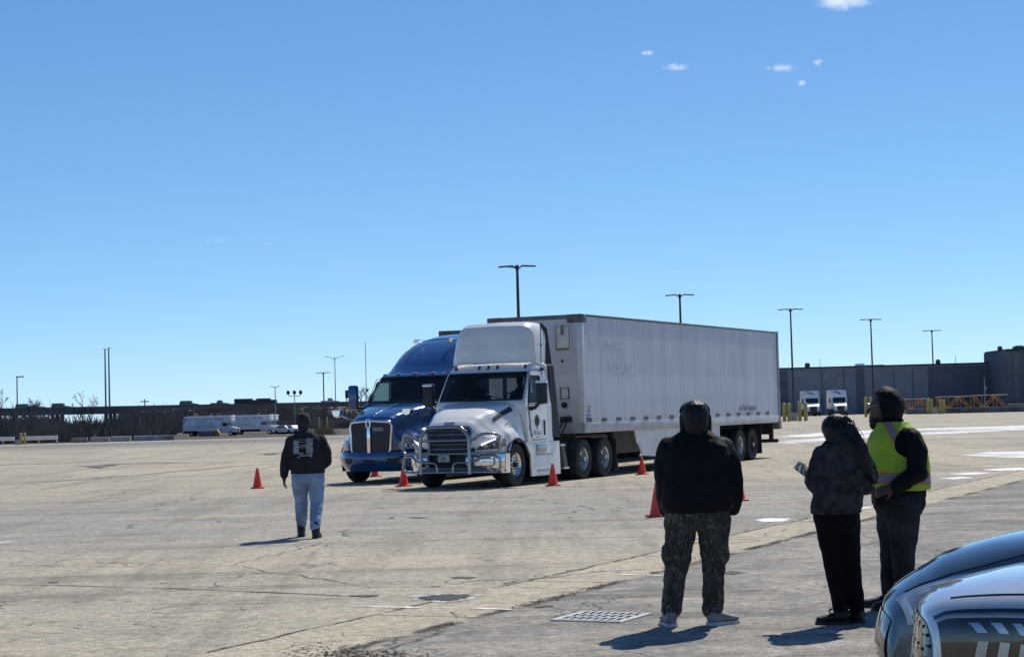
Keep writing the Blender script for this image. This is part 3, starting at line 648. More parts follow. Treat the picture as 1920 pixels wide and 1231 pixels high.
# hood
def archW(x): 
    d = x-3.75; return .5+math.sqrt(max(0, .60**2-d*d)) if abs(d) < .6 else 0
stW = [(3.28, [(0, 1.985), (.45, 1.975), (.80, 1.94), (.97, 1.85), (1.05, 1.68), (1.09, 1.47), (1.12, 1.28), (1.15, 1.14), (1.155, 1.03)]),
       (3.75, [(0, 1.90), (.42, 1.89), (.74, 1.85), (.89, 1.74), (.97, 1.56), (1.05, 1.39), (1.14, 1.27), (1.18, 1.15), (1.19, 1.06)]),
       (4.2, [(0, 1.78), (.4, 1.77), (.66, 1.72), (.80, 1.6), (.92, 1.43), (1.05, 1.3), (1.15, 1.2), (1.19, 1.06), (1.19, .95)]),
       (4.55, [(0, 1.645), (.38, 1.635), (.58, 1.585), (.72, 1.45), (.88, 1.31), (1.03, 1.21), (1.13, 1.11), (1.165, .98), (1.165, .82)]),
       (4.78, [(0, 1.52), (.36, 1.51), (.53, 1.46), (.66, 1.34), (.82, 1.22), (1.0, 1.14), (1.1, 1.03), (1.13, .92), (1.13, .8)]),
       (4.86, [(0, 1.44), (.34, 1.43), (.50, 1.39), (.63, 1.28), (.79, 1.17), (.97, 1.1), (1.07, 1.0), (1.1, .9), (1.1, .8)])]
HW_ = Surf(stW, lambda x, y, z: .46*(abs(y)/1.13)**3*sstep(3.9, 4.8, x), lambda x, t, y, z: max(z, archW(x)) if t > .55 else z)
mb = MB(); HW_.shell(mb, 3.28, 4.86, 44, 61)
mb.grid(lambda v, k: (lambda p: Vector((p.x+.03*math.sin(k*math.pi), p.y, p.z+(.79-p.z)*k)))(HW_.P(4.86, abs(v), 1 if v >= 0 else -1)), lin(-1, 1, 61), lin(0, 1, 12))
hood = mb.build('hood', WHITE, wt, 38, weld=.0006)
def FWx(y): return 4.86-.46*(min(abs(y), 1.1)/1.13)**3
# wipers
for y in (-.12, .72):
    mb = MB(); p = [frW(z, (y-.45*k)/z_lerp(tabW, z)[0])+Vector((.03, 0, 0)) for z, k in ((1.98, 0), (2.06, .5), (2.1, 1))]; mb.tube(p, .011, 5); mb.build('wiper', BLACKP, wt)
# grille
gr = empty('grille', (0, 0, 0)); gr.parent = wt
mb = MB(); mb.grid(lambda y, z: Vector((FWx(y*(.50+.07*(z-.85)/.55))+.034, y*(.50+.07*(z-.85)/.55), z)), lin(-1, 1, 12), lin(.62, 1.385, 6)); mb.build('grille_mesh', M('grille_dark', (.008, .009, .011), .5), gr)
GRF = M('grille_frame', (.2, .24, .3), .2, metal=.7, nscale=3); mb = MB()
pts = [(-.50, .84), (-.58, 1.3), (-.52, 1.40), (0, 1.435), (.52, 1.40), (.58, 1.3), (.50, .84)]
mb.tube([(FWx(y)+.03, y, z) for y, z in pts], [.03]*7, 8); mb.build('grille_frame', GRF, gr)
mb = MB()
for z in (.9, 1.01, 1.12, 1.23, 1.33):
    w_ = .5+.07*(z-.85)/.55-.03; mb.loft([[(FWx(y)+.045, y, z-.018), (FWx(y)+.075, y, z-.008), (FWx(y)+.07, y, z+.014), (FWx(y)+.045, y, z+.014)] for y in lin(-w_, w_, 9)])
mb.build('grille_bars', M('grille_bar', (.25, .27, .3), .25, metal=.8, nscale=4), gr)
mb = MB(); mb.box((FWx(0)+.085, 0, 1.375), (.02, .3, .04), None, .008); mb.build('badge_plate', M('badge', (.05, .055, .06), .3, metal=.5), gr)
mb = MB(); mb.box((4.81, 0, 1.50), (.02, .26, .04), Matrix.Rotation(R(-50), 3, 'Y')); mb.build('hood_emblem', M('emblem_grey', (.3, .31, .33), .4, metal=.5), hood)
# head lamps
for s in (-1, 1):
    hl = empty('headlight', (0, 0, 0)); hl.parent = wt
    zl = lambda y: .875+.02*(y-.68)/.42; zu = lambda y: .90+.27*((y-.68)/.42)**.75
    f_ = lambda y, k, o: Vector((FWx(y)+o, s*y, zl(y)+(zu(y)-zl(y))*k))
    mb = MB(); mb.grid(lambda y, k: f_(y, k, .042+.01*math.sin(k*3.14)), lin(.68, 1.10, 12), lin(0, 1, 5)); mb.grid(lambda x, k: Vector((x, s*1.142, .92+.1*(4.42-x)+(1.16-.92-.1*(4.42-x))*k)), lin(4.42, 4.24, 4), lin(0, 1, 3)); mb.build('housing', M('lamp_housing', (.03, .033, .04), .12, coat=1, nscale=14, namt=.4), hl, 60)
    mb = MB(); mb.ball((FWx(.86)+.045, s*.86, .95), (.03, .05, .045), 12); mb.ball((FWx(1.0)+.04, s*1.0, .985), (.035, .05, .05), 12); mb.build('projector', LENS, hl, 180)
    mb = MB(); mb.tube([f_(y, .88, .075) for y in lin(.78, 1.05, 6)], .021, 6); mb.build('led_strip', LIT, hl); mb = MB(); mb.ball((4.36, s*1.145, 1.13), (.05, .02, .03), 8); mb.build('side_marker', LAMPW, hl)
    # hood side vent and fender flare
    mb = MB(); HW_.patch(mb, s, lin(3.5, 4.28, 10), lambda x: .34+.05*(x-3.5), lambda x: .43-.02*(x-3.5)+.02*(x-3.5), 4, .008); mb.build('hood_vent', BLACKP, wt, 60)
    mb = MB(); mb.tube([(3.75+.605*math.cos(a), s*1.185, .5+.605*math.sin(a)) for a in lin(R(8), R(165), 18)], .022, 6); mb.build('wheel_arch_trim', BLACKP, wt)
    wheel(wt, 3.75, s*1.03, s, 'alu', rimmat=M('polished_alu', (.72, .72, .7), .2, metal=1, nscale=5))
    mb = MB(); mb.loft([[(3.75+.58*math.cos(a), s*1.1, .5+.58*math.sin(a)), (3.75+.58*math.cos(a), s*.6, .5+.58*math.sin(a))] for a in lin(R(-10), R(190), 16)], closed=False); mb.build('wheel_well', DARK, wt)
    # lower side fairing with steps
    mb = MB(); mb.prism([(3.30, s*1.2, 1.0), (3.08, s*1.22, .7), (3.05, s*1.22, .2), (1.46, s*1.24, .2), (1.40, s*1.2, .99)], (0, -s*.04, 0)); sf = mb.build('step_fairing', M('fairing_white', (.74, .73, .69), .4, coat=.4, nscale=1.5, namt=.1), wt)
    mb = MB(); mb.bx(1.9, 2.75, s*1.2, s*1.246, .3, .36, .01); mb.bx(1.9, 2.75, s*1.2, s*1.246, .68, .73, .01); mb.bx(2.2, 2.75, s*1.2, s*1.238, .76, .94, .01); mb.build('step', STEEL, sf)
    mb = MB(); mb.prism([(1.12, s*1.2, .86), (1.3, s*1.2, .86), (1.12, s*1.2, .3), (.9, s*1.2, .3)], (0, -s*.5, 0)); mb.build('tank_step', M('step_grey', (.1, .1, .105), .6, metal=.3), wt)
    mb = MB(); mb.bx(1.08, 1.34, s*1.205, s*.75, .86, .9); mb.bx(.86, 1.16, s*1.205, s*.75, .3, .34); mb.build('tread_plate', ALU, wt)
    for xx in (-.05, -1.4): wheel(wt, xx, s*1.08, s, 'steel', True, .5, ALU)
    mb = MB(); mb.bx(-2.2, -2.17, s*1.2, s*.62, .2, .95); mb.build('mudflap', RUBBER, wt)
mb = MB(); mb.bx(-2.3, 4.5, -.45, -.33, .72, 1.0); mb.bx(-2.3, 4.5, .33, .45, .72, 1.0); mb.bx(1.5, 3.2, -1.1, 1.1, .85, .99); mb.bx(-1.2, .3, -.5, .5, 1.0, 1.14, .04); mb.bx(2.0, 4.7, -.4, .4, .45, .8)
mb.cyl((-.05, -1, .5), (-.05, 1, .5), .1); mb.cyl((-1.4, -1, .5), (-1.4, 1, .5), .1); mb.cyl((3.75, -1, .48), (3.75, 1, .48), .07); mb.bx(.4, 1.4, -1.0, 1.0, .35, .95, .1); mb.build('chassis', DARK, wt)
# cab furniture
mb = MB(); mb.bx(2.8, 3.2, -1.05, 1.05, 1.4, 1.98, .06); mb.build('dashboard', BLACKP, wt)
mb = MB(); mb.bx(1.78, 3.2, -1.1, 1.1, 1.06, 1.12); mb.build('cab_floor', BLACKP, wt)
for y in (.58, -.58):
    mb = MB(); mb.box((2.2, y, 1.55), (.5, .5, .14), None, .05); mb.box((1.95, y, 1.85), (.13, .48, .62), None, .05); mb.box((1.95, y, 2.26), (.1, .26, .18), None, .04); mb.build('seat', SEATM, wt)
mb = MB(); mb.tube([(2.72+.07*math.cos(a), .58+.2*math.cos(a+1.57), 1.98+.19*math.sin(a+1.57)) for a in lin(0, 6.0, 16)], .015, 6, closed=True); mb.build('steering_wheel', BLACKP, wt)
Mw = Matrix.Translation(OW) @ Matrix.Rotation(TRZ, 4, 'Z')
seated_driver(Mw @ Vector((2.2, .58, 1.72)), TRZ, 'driver silhouette in dark clothes behind the white truck windshield')
# bumper
def bump(yv, k): 
    y = yv*1.22; x = 4.93-.5*(abs(y)/1.22)**4; z = .34+.44*k; return Vector((x+.04*math.sin(k*3.0)-.1*(1-k)**3, y, z))
mb = MB(); mb.grid(bump, lin(-1, 1, 40), lin(0, 1, 10), lambda a, k: abs(a) < .36 and k > .3)
for s in (-1, 1): mb.grid(lambda x, k: Vector((x, s*1.22, .34+.44*k-.0)), lin(4.43, 4.2, 4), lin(0, 1, 4))
mb.build('bumper', CHROME, wt, 60, weld=.001)
mb = MB(); mb.bx(4.6, 4.86, -.48, .48, .42, .84); mb.build('air_intake', M('intake', (.008, .008, .009), .6), wt)
for s in (-1, 1): mb = MB(); mb.cyl((4.9, s*.62, .56), (4.955, s*.62, .56), .06); mb.build('fog_lamp', LENS, wt)
# bull bar
bb = empty('bull_bar', (0, 0, 0)); bb.parent = wt; BBM = M('bar_steel', (.30, .31, .32), .22, metal=1, nscale=5, namt=.1); X0 = 5.08
mb = MB(); mb.tube([(X0, -.62, .34), (X0, -.62, 1.16), (X0, -.58, 1.24), (X0, -.44, 1.375), (X0, -.36, 1.4), (X0, .36, 1.4), (X0, .44, 1.375), (X0, .58, 1.24), (X0, .62, 1.16), (X0, .62, .34)], .042, 10); mb.build('main_hoop', BBM, bb, 60)
mb = MB()
for z in (.80, 1.1): mb.tube([(X0-.01, -.62, z), (X0-.01, .62, z)], .028, 8)
mb.tube([(X0-.01, -.62, .38), (X0-.01, .62, .38)], .035, 8); mb.build('crossbar', BBM, bb, 60)
for s in (-1, 1):
    yb = 1.24; xb_ = X0-.32
    mb = MB(); mb.tube([(X0, s*.62, 1.1), (X0-.03, s*.74, 1.12), (X0-.08, s*.86, 1.22), (X0-.1, s*.95, 1.24), (xb_+.1, s*1.15, 1.24), (xb_, s*yb, 1.18), (xb_, s*yb, .88), (xb_+.06, s*1.17, .80), (X0-.03, s*.74, .80), (X0, s*.62, .80)], .034, 8); mb.build('wing_hoop', BBM, bb, 60)
    mb = MB(); mb.tube([(X0, s*.62, .62), (X0-.05, s*.76, .64), (X0-.09, s*.88, .74), (xb_+.1, s*1.14, .745), (xb_, s*yb, .68), (xb_, s*yb, .46), (xb_+.08, s*1.16, .38), (X0-.03, s*.74, .38), (X0, s*.62, .38)], .034, 8); mb.build('lower_hoop', BBM, bb, 60)
    mb = MB(); mb.tube([(X0, s*.60, .60), (X0, s*.3, .60), (X0, s*.23, .57), (X0, s*.2, .5), (X0, s*.2, .38)], .028, 8); mb.build('inner_hoop', BBM, bb, 60)
    mb = MB(); mb.bx(4.8, X0, s*.62-.02, s*.62+.02, .5, .62); mb.bx(4.8, X0, s*.62-.02, s*.62+.02, .84, .92); mb.build('bracket', DARK, bb)
mb = MB(); mb.bx(X0+.03, X0+.042, -.16, .14, .62, .78, .004); pl = mb.build('licence_plate', M('plate', (.3, .33, .33), .5, nscale=12, namt=.3), wt)
mb = MB(); mb.bx(X0+.043, X0+.046, -.05, .04, .66, .74); mb.build('plate_mark', M('plate_mark', (.14, .17, .16), .6), pl)
# ---------------------------------------------------------------- the blue sleeper tractor
OB = NOSE-nLOT*5.2
bt = empty('semi_tractor', OB, TRZ, 'blue high roof sleeper truck with twin mesh grille, left of the white truck', 'truck')
tabB = [(1.0, 1.22, .12), (1.94, 1.2, .18), (2.02, 1.19, .1), (2.72, 1.14, -.68), (2.80, 1.13, -.82)]
xrB = -4.6
swB = lambda x, z: 1.95 < z < 2.6 and -1.5 < x < -.42-(z-1.95)*.55
cabB, frB, sdB = cab_shell('b', bt, tabB, xrB, CABB, .3, (2.06, 2.72, .93), swB, lambda v, z: False, 1.0, 2.80)
for s in (-1, 1):
    mb = MB(); mb.grid(lambda u, z: Vector((-1.52+(-.40-(z-1.95)*.55+1.52)*u, s*(z_lerp(tabB, z)[0]-.006), z)), lin(0, 1, 3), lin(1.94, 2.61, 6)); mb.build('side_window', GLASS, bt)
    side_ring([(-1.5, 1.95), (-.43, 1.95), (-.76, 2.55), (-.82, 2.6), (-1.45, 2.6)], s, tabB, .006, .02, 'window_frame', BLACKP, bt)
    side_ring([(-1.62, 1.1), (-.3, 1.1), (-.22, 1.9), (-.75, 2.68), (-1.62, 2.68)], s, tabB, .003, .009, 'door_gap', SEAM, bt)
rfB = [(-4.6, 3.98), (-3.6, 3.93), (-2.9, 3.83), (-2.3, 3.66), (-1.8, 3.44), (-1.4, 3.2), (-1.12, 2.98), (-.92, 2.84), (-.82, 2.79)]
def roofB(u, v):
    k = u*(len(rfB)-1); i = min(int(k), len(rfB)-2); f = k-i; g = lambda j: rfB[max(0, min(len(rfB)-1, j))]
    x = crm(g(i-1)[0], g(i)[0], g(i+1)[0], g(i+2)[0], f); zt = crm(g(i-1)[1], g(i)[1], g(i+1)[1], g(i+2)[1], f)
    w_ = 1.13+.1*sstep(-.8, -2.2, x); a = v*math.pi/2; y = w_*math.copysign(abs(math.sin(a))**(2/3.6), a); z = 2.78+(zt-2.78)*abs(math.cos(a))**(2/3.2)
    return Vector((x-.32*(abs(y)/1.13)**2.6*sstep(-2.4, -.9, x), y, z))
vv = [math.copysign(abs(a)**.7, a) for a in lin(-1, 1, 45)]
mb = MB(); mb.grid(roofB, lin(0, 1, 50), vv); mb.grid(lambda k, v: (lambda p: Vector((p.x, p.y, 2.78+(p.z-2.78)*k)))(roofB(0, v)), [0, 1], vv); mb.build('roof', BLUE, bt, 50)
mb = MB()
for v in (-.33, .33): mb.tube([roofB(u, v)+Vector((0, 0, .004)) for u in lin(.1, .97, 20)], .011, 5)
mb.tube([roofB(.3, v)+Vector((.002, 0, .003)) for v in lin(-.98, .98, 30)], .007, 5); mb.build('roof_crease', M('crease_blue', (.01, .035, .12), .4), bt)
for y in (-.85, -.2, 0, .2, .85):
    mb = MB(); p = roofB(.955, y/1.25); mb.box(p+Vector((.03, 0, .01)), (.09, .11, .04), None, .015); mb.build('marker_lamp', M('marker_pale', (.5, .48, .45), .2, coat=1), bt)
for s in (-1, 1): mb = MB(); mb.cyl((-2.3, s*.55, 3.6), (-2.3, s*.55, 3.74), .03, .02, 6); mb.tube([(-2.2, s*.55, 3.72), (-1.85, s*.55, 3.7)], [.03, .06], 8); mb.build('air_horn', CHROME, bt)
for s in (-1, 1): mb = MB(); mb.bx(-4.9, -4.55, s*1.12, s*1.24, 1.1, 3.8); mb.build('side_extender', BLACKP, bt)
def archB(x): 
    d = x-.5; return .5+math.sqrt(max(0, .60**2-d*d)) if abs(d) < .6 else 0
stB = [(.02, [(0, 2.04), (.5, 2.03), (.85, 1.98), (1.0, 1.88), (1.07, 1.7), (1.1, 1.5), (1.14, 1.3), (1.18, 1.15), (1.19, 1.0)]),
       (.5, [(0, 1.97), (.45, 1.96), (.76, 1.91), (.88, 1.8), (.93, 1.6), (1.0, 1.42), (1.14, 1.3), (1.21, 1.16), (1.22, 1.05)]),
       (1.0, [(0, 1.86), (.42, 1.85), (.66, 1.8), (.76, 1.68), (.8, 1.48), (.94, 1.31), (1.1, 1.22), (1.21, 1.08), (1.22, .9)]),
       (1.35, [(0, 1.77), (.4, 1.76), (.60, 1.71), (.68, 1.58), (.72, 1.38), (.88, 1.24), (1.06, 1.15), (1.17, 1.0), (1.18, .8)]),
       (1.55, [(0, 1.69), (.38, 1.68), (.56, 1.63), (.64, 1.5), (.68, 1.3), (.84, 1.17), (1.02, 1.08), (1.12, .95), (1.12, .78)]),
       (1.62, [(0, 1.62), (.36, 1.61), (.54, 1.57), (.62, 1.45), (.66, 1.26), (.8, 1.12), (.97, 1.03), (1.07, .92), (1.07, .78)])]
HB = Surf(stB, lambda x, y, z: .55*(abs(y)/1.13)**2.6*sstep(.6, 1.5, x), lambda x, t, y, z: max(z, archB(x)) if t > .55 else z)
mb = MB(); HB.shell(mb, .02, 1.62, 44, 61)
mb.grid(lambda v, k: (lambda p: Vector((p.x+.03*math.sin(k*math.pi), p.y, p.z+(.77-p.z)*k)))(HB.P(1.62, abs(v), 1 if v >= 0 else -1)), lin(-1, 1, 61), lin(0, 1, 12))
hoodB = mb.build('hood', BLUE, bt, 38, weld=.0006)
mb = MB(); mb.tube([HB.P(x, 0)+Vector((0, 0, .0)) for x in lin(.1, 1.55, 12)], [.018]*12, 6); mb.build('hood_ridge', BLUE, hoodB)
def FB(y): return 1.62-.55*(abs(y)/1.13)**2.6
gr = empty('grille', (0, 0, 0)); gr.parent = bt
MESHM = M('grille_mesh', (.055, .058, .066), .5, metal=.5, nscale=60, namt=.6)
for s in (-1, 1):
    mb = MB(); mb.grid(lambda y, z: Vector((FB(y)+.075, s*y, z)), lin(.07, .54+.0, 8), lin(.78, 1.52, 6)); mb.build('mesh_panel', MESHM, gr)
    mb = MB()
    for k in range(14): y = .09+.035*k; mb.tube([(FB(y)+.08, s*y, .78), (FB(y)+.08, s*y, 1.52)], .004, 4)
    mb.build('mesh_bars', M('mesh_bar', (.1, .105, .115), .4, metal=.6), gr)
mb = MB(); mb.tube([(FB(y)+.07, y, z) for y, z in [(-.50, .755), (-.56, .85), (-.60, 1.45), (-.55, 1.545), (-.1, 1.575), (.1, 1.575), (.55, 1.545), (.60, 1.45), (.56, .85), (.50, .755)]], .036, 8, closed=True); mb.build('chrome_surround', CHROME, gr, 60)
mb = MB(); mb.box((FB(0)+.09, 0, 1.16), (.05, .1, .78), None, .02); mb.box((FB(0)+.09, 0, 1.53), (.07, .16, .22), None, .03); mb.build('centre_bar', CHROME, gr)
mb = MB(); mb.ball((FB(0)+.125, 0, 1.5), (.02, .045, .07), 12); mb.build('badge', M('badge_dark', (.06, .09, .09), .3, metal=.5), gr)
mb = MB(); mb.bx(FB(0)+.07, FB(0)+.09, .12, .42, 1.32, 1.42); mb.build('dash_placard', M('placard', (.22, .23, .25), .5), gr)
for s in (-1, 1):
    hl = empty('headlight', (0, 0, 0)); hl.parent = bt
    zl = lambda y: .84+.03*(y-.72)/.36; zu = lambda y: .98+.16*math.sin(min(1, (y-.68)/.3)*1.57)-.06*(y > 1.0)
    mb = MB(); mb.grid(lambda y, k: Vector((FB(y)+.03+.02*math.sin(k*3.1), s*y, zl(y)+(zu(y)-zl(y))*k)), lin(.72, 1.08, 10), lin(0, 1, 6)); mb.build('lens', M('headlight_lens', (.25, .27, .3), .06, coat=1, nscale=16, namt=.7), hl, 60)
    mb = MB(); mb.ball((FB(.85)+.03, s*.85, .95), (.05, .07, .06), 12); mb.ball((FB(1.0)+.01, s*1.0, .96), (.05, .05, .05), 12); mb.build('projector', LAMPW, hl, 180)
    hm = empty('hood_mirror', (0, 0, 0)); hm.parent = bt
    mb = MB(); mb.tube([(.95, s*.78, 1.58), (1.1, s*.98, 1.66), (1.18, s*1.12, 1.74)] if s < 0 else [(.95, s*.74, 1.6), (1.05, s*.8, 1.68), (1.1, s*.82, 1.72)], .02, 6); mb.build('stalk', CHROME, hm)
    yy = 1.22 if s < 0 else .85; mb = MB(); mb.loft([[(1.2+dx, s*yy+a*.15*r_, 1.79+b*.11*r_) for a, b in [(-1, .9), (1, .9), (1, .1), (.7, -.7), (0, -1), (-.7, -.7), (-1, .1)]] for dx, r_ in ((-.07, .92), (.0, 1.0), (.06, .75))]); mb.build('mirror_head', CHROME, hm, 40)
    cm = empty('mirror', (0, 0, 0)); cm.parent = bt
    mb = MB(); mb.box((-.15, s*1.52, 2.2), (.16, .28, .66), None, .06); mb.build('housing', CABB if s < 0 else BLACKP, cm)
    mb = MB(); mb.tube([(-.2, s*1.15, 1.9), (-.17, s*1.45, 1.92)], .04, 6); mb.build('arm', BLACKP, cm)
    mb = MB(); mb.tube([(.5+.605*math.cos(a), s*1.215, .5+.605*math.sin(a)) for a in lin(R(8), R(165), 18)], .02, 6); mb.build('wheel_arch_trim', BLUE, bt)
    mb = MB(); HB.patch(mb, s, lin(.25, .62, 6), lambda x: .40, lambda x: .47, 4, .008); mb.build('hood_vent', STEEL, bt)
    wheel(bt, .5, s*1.03, s, 'alu'); 
    for xx in (-4.9, -6.25): wheel(bt, xx, s*1.08, s, 'steel', True, .5, ALU)
    mb = MB(); mb.prism([(.0, s*1.22, 1.0), (-.15, s*1.24, .22), (-4.5, s*1.24, .22), (-4.5, s*1.22, 1.0)], (0, -s*.04, 0)); mb.build('side_fairing', BLUE, bt)
    mb = MB(); mb.loft([[(.5+.58*math.cos(a), s*1.1, .5+.58*math.sin(a)), (.5+.58*math.cos(a), s*.6, .5+.58*math.sin(a))] for a in lin(R(-10), R(190), 16)], closed=False); mb.build('wheel_well', DARK, bt)
def bumpB(yv, k):
    y = yv*1.2; z = .3+.5*k; x = 1.72-.6*(abs(y)/1.2)**3; return Vector((x+.05*math.sin(k*3.1)-.16*(1-k)**2.5, y*(1-.05*(1-k)**2), z))
mb = MB(); mb.grid(bumpB, lin(-1, 1, 40), lin(0, 1, 12))
for s in (-1, 1): mb.grid(lambda x, k: (lambda p: Vector((x, p.y, p.z)))(bumpB(s, k)), lin(1.12, .95, 3), lin(0, 1, 12))
mb.build('bumper', BLUE, bt, 60)
OPD = M('opening_dark', (.006, .008, .012), .6)
for s in (-1, 1): mb = MB(); mb.loft([[bumpB(s*a/1.2, k)+Vector((.008, 0, 0)) for k in (.42, .68)] for a in lin(.52, .80, 4)], closed=False); mb.build('bumper_opening', OPD, bt)
mb = MB(); mb.grid(lambda a, k: bumpB(a, k)+Vector((.008, 0, 0)), lin(-.14, .14, 4), [.3, .6]); mb.build('bumper_opening', OPD, bt)
mb = MB(); mb.bx(-7.3, 1.2, -.45, -.33, .72, 1.0); mb.bx(-7.3, 1.2, .33, .45, .72, 1.0); mb.bx(-4.4, .9, -1.05, 1.05, .45, .98); mb.bx(.2, 1.45, -.6, .6, .35, .8); mb.cyl((.5, -1, .48), (.5, 1, .48), .07); mb.cyl((-4.9, -1, .5), (-4.9, 1, .5), .1); mb.cyl((-6.25, -1, .5), (-6.25, 1, .5), .1); mb.build('chassis', DARK, bt)
mb = MB(); mb.bx(-.45, -.02, -1.05, 1.05, 1.4, 2.04, .06); mb.build('dashboard', BLACKP, bt); mb = MB(); mb.bx(-4.5, -.1, -1.15, 1.15, 1.06, 1.12); mb.bx(-2.3, -2.25, -1.1, 1.1, 1.1, 2.75); mb.build('cab_lining', BLACKP, bt)
for y in (.58, -.58): mb = MB(); mb.box((-1.35, y, 1.6), (.5, .5, .14), None, .05); mb.box((-1.6, y, 1.95), (.13, .48, .7), None, .05); mb.build('seat', SEATM, bt)
# ---------------------------------------------------------------- cones
def make_cone(px, py, h, label, rz=0.0):
    k = h/.5; o = empty('traffic_cone', G(px, py), rz, label, 'traffic cone', 'orange cones set round the trucks')
    mb = MB(); mb.box((0, 0, .015*k), (.3*k, .3*k, .03*k), None, .008); mb.build('base', CONEB, o)
    mb = MB(); mb.lathe([(.03*k, .125*k), (.05*k, .115*k), (.46*k, .035*k), (.495*k, .032*k), (.5*k, .022*k), (.5*k, .015*k), (.40*k, .012*k)], 24, axis='Z'); mb.build('cone', CONE, o, 40)
    mb = MB(); mb.lathe([(.47*k, .0355*k), (.501*k, .0335*k), (.505*k, .02*k)], 20, axis='Z'); mb.build('collar', M('cone_collar', (.45, .25, .22), .6), o); return o
for px, py, h, lab, rz in [(483, 915, .50, 'orange cone left of the walking man, leftmost of all cones', .3), (757, 911, .50, 'orange cone at the bull bar between the two truck noses', .6), (1037, 910, .50, 'orange cone at the side step of the white truck', .2), (1204, 889, .46, 'orange cone by the trailer side skirt', .5), (1233, 968, .53, 'largest orange cone at the left sleeve of the camouflage trousers man', .25), (1386, 938, .5, 'orange cone mostly hidden behind the right sleeve of the camouflage trousers man', .1), (703, 893, .48, 'orange cone behind the blue truck bumper, between the trucks', .4)]:
    make_cone(px, py, h, lab, rz)
# ================================================================ people
SKIN = M('skin_dark', (.085, .045, .031), .5, nscale=12, namt=.15, bump=.05, spec=.4)
SKIN2 = M('skin_medium', (.26, .15, .1), .5, nscale=12, namt=.12, spec=.4)
BLKJ = M('black_jacket', (.0045, .0055, .0075), .7, nscale=9, namt=.25, bump=.35, bscale=14, spec=.16)
CHARC = M('charcoal_hoodie', (.022, .023, .028), .95, nscale=7, namt=.3, bump=.35, bscale=18, spec=.2)
MELANGE = M('grey_patterned_knit', (.034, .035, .04), .95, nscale=16, namt=.45, bump=.4, bscale=22, lo=.35, hi=.65, spec=.15)
JEANS = M('light_jeans', (.20, .275, .40), .9, nscale=4, namt=.3, bump=.25, bscale=16)
BLKP = M('black_trousers', (.0045, .005, .007), .85, nscale=8, namt=.25, bump=.25, bscale=14, spec=.12)
DENIM = M('dark_denim', (.024, .027, .033), .9, nscale=5, namt=.5, bump=.3, bscale=16, spec=.15)
HAIRM = M('black_hair', (.004, .004, .005), .5, nscale=40, namt=.4, bump=.4, bscale=60, stretch=(1, 1, .25), spec=.3)
SHOEB = M('black_shoe', (.006, .006, .007), .55, nscale=12, namt=.2, bump=.1)
SHOEG = M('grey_sneaker', (.2, .2, .21), .7, nscale=10, namt=.3); SOLEW = M('pale_sole', (.5, .5, .5), .6, nscale=10, namt=.15)
def camo():
    m = bpy.data.materials.new('camouflage'); m.use_nodes = True; x = NX(m); b = m.node_tree.nodes['Principled BSDF']; tc = x.n('ShaderNodeTexCoord'); P = tc.outputs['Object']
    mp = x.n('ShaderNodeMapping'); mp.inputs['Scale'].default_value = (1, 1, .55); x.L(P, mp.inputs[0]); n1 = x.noise(mp.outputs[0], 13, 4, .6, 1.2); n2 = x.noise(mp.outputs[0], 26, 4, .6, 1.5); n3 = x.noise(mp.outputs[0], 19, 5, .65, 2)
    c = x.mix(x.ss(n1, .46, .54), (.026, .026, .022), (.058, .054, .042)); c = x.mix(x.ss(n2, .57, .62), c, (.14, .125, .1)); c = x.mix(x.ss(n3, .6, .64), c, (.01, .01, .01))
    x.L(c, b.inputs['Base Color']); b.inputs['Roughness'].default_value = .9
    bp = x.n('ShaderNodeBump'); bp.inputs['Strength'].default_value = .3; bp.inputs['Distance'].default_value = .02; x.L(x.noise(P, 14, 4), bp.inputs['Height']); x.L(bp.outputs[0], b.inputs['Normal']); return m
CAMO = camo()
def secs(mb, ss, n=28, p=2.4):
    rings = []
    for z, cx, cy, hw, hd in ss:
        r = []
        for k in range(n):
            a = 2*math.pi*k/n; c, s_ = math.cos(a), math.sin(a)
            r.append((cx+hw*math.copysign(abs(c)**(2/p), c), cy+hd*math.copysign(abs(s_)**(2/p), s_), z))
        rings.append(r)
    return mb.loft(rings)
def soft(mb, name, mat, par, vox=.012, it=6, amp=.0, sc_=7, amp2=0.0, seed=1.0, sc2=22):
    o = mb.build(name, mat, par, None); bake(o, [('REMESH', dict(mode='VOXEL', voxel_size=vox)), ('SMOOTH', dict(factor=.5, iterations=it))])
    if amp or amp2: wob(o, amp, sc_, seed, amp2, sc2)
    o.data.shade_smooth(); return o
def hand(mb, wrist, dirn, palm_n, curl=.5, s=1.0, thumb=1):
    """palm, four unequal bent fingers, a thumb leaving the side of the palm"""
    w_ = Vector(wrist); d = Vector(dirn).normalized(); n = Vector(palm_n); n = (n-d*n.dot(d)).normalized(); sd = d.cross(n)
    rot = Matrix((sd, d, n)).transposed(); mb.ball(w_+d*.05*s, (.04*s, .055*s, .018*s), 12, rot); mb.caps([w_-d*.02, w_+d*.03*s], [.027*s, .028*s], 10)
    for k, (off, L_) in enumerate(((-.03, .062), (-.01, .075), (.011, .07), (.03, .055))):
        p = w_+d*.09*s+sd*off*s*thumb; q = p+(d*math.cos(curl*.6)+n*math.sin(curl*.6))*L_*.5*s; r_ = q+(d*math.cos(curl*1.7)+n*math.sin(curl*1.7))*L_*.5*s
        mb.caps([p-d*.02*s, p, q, r_], [.0095*s, .0095*s, .0088*s, .0078*s], 8)
    t0 = w_+d*.025*s-sd*.033*s*thumb; t1 = t0+(d*.7-sd*.6*thumb+n*.25).normalized()*.04*s; t2 = t1+(d*.95-sd*.1*thumb+n*.35).normalized()*.032*s; mb.caps([t0, t1, t2], [.013*s, .0105*s, .0085*s], 8)
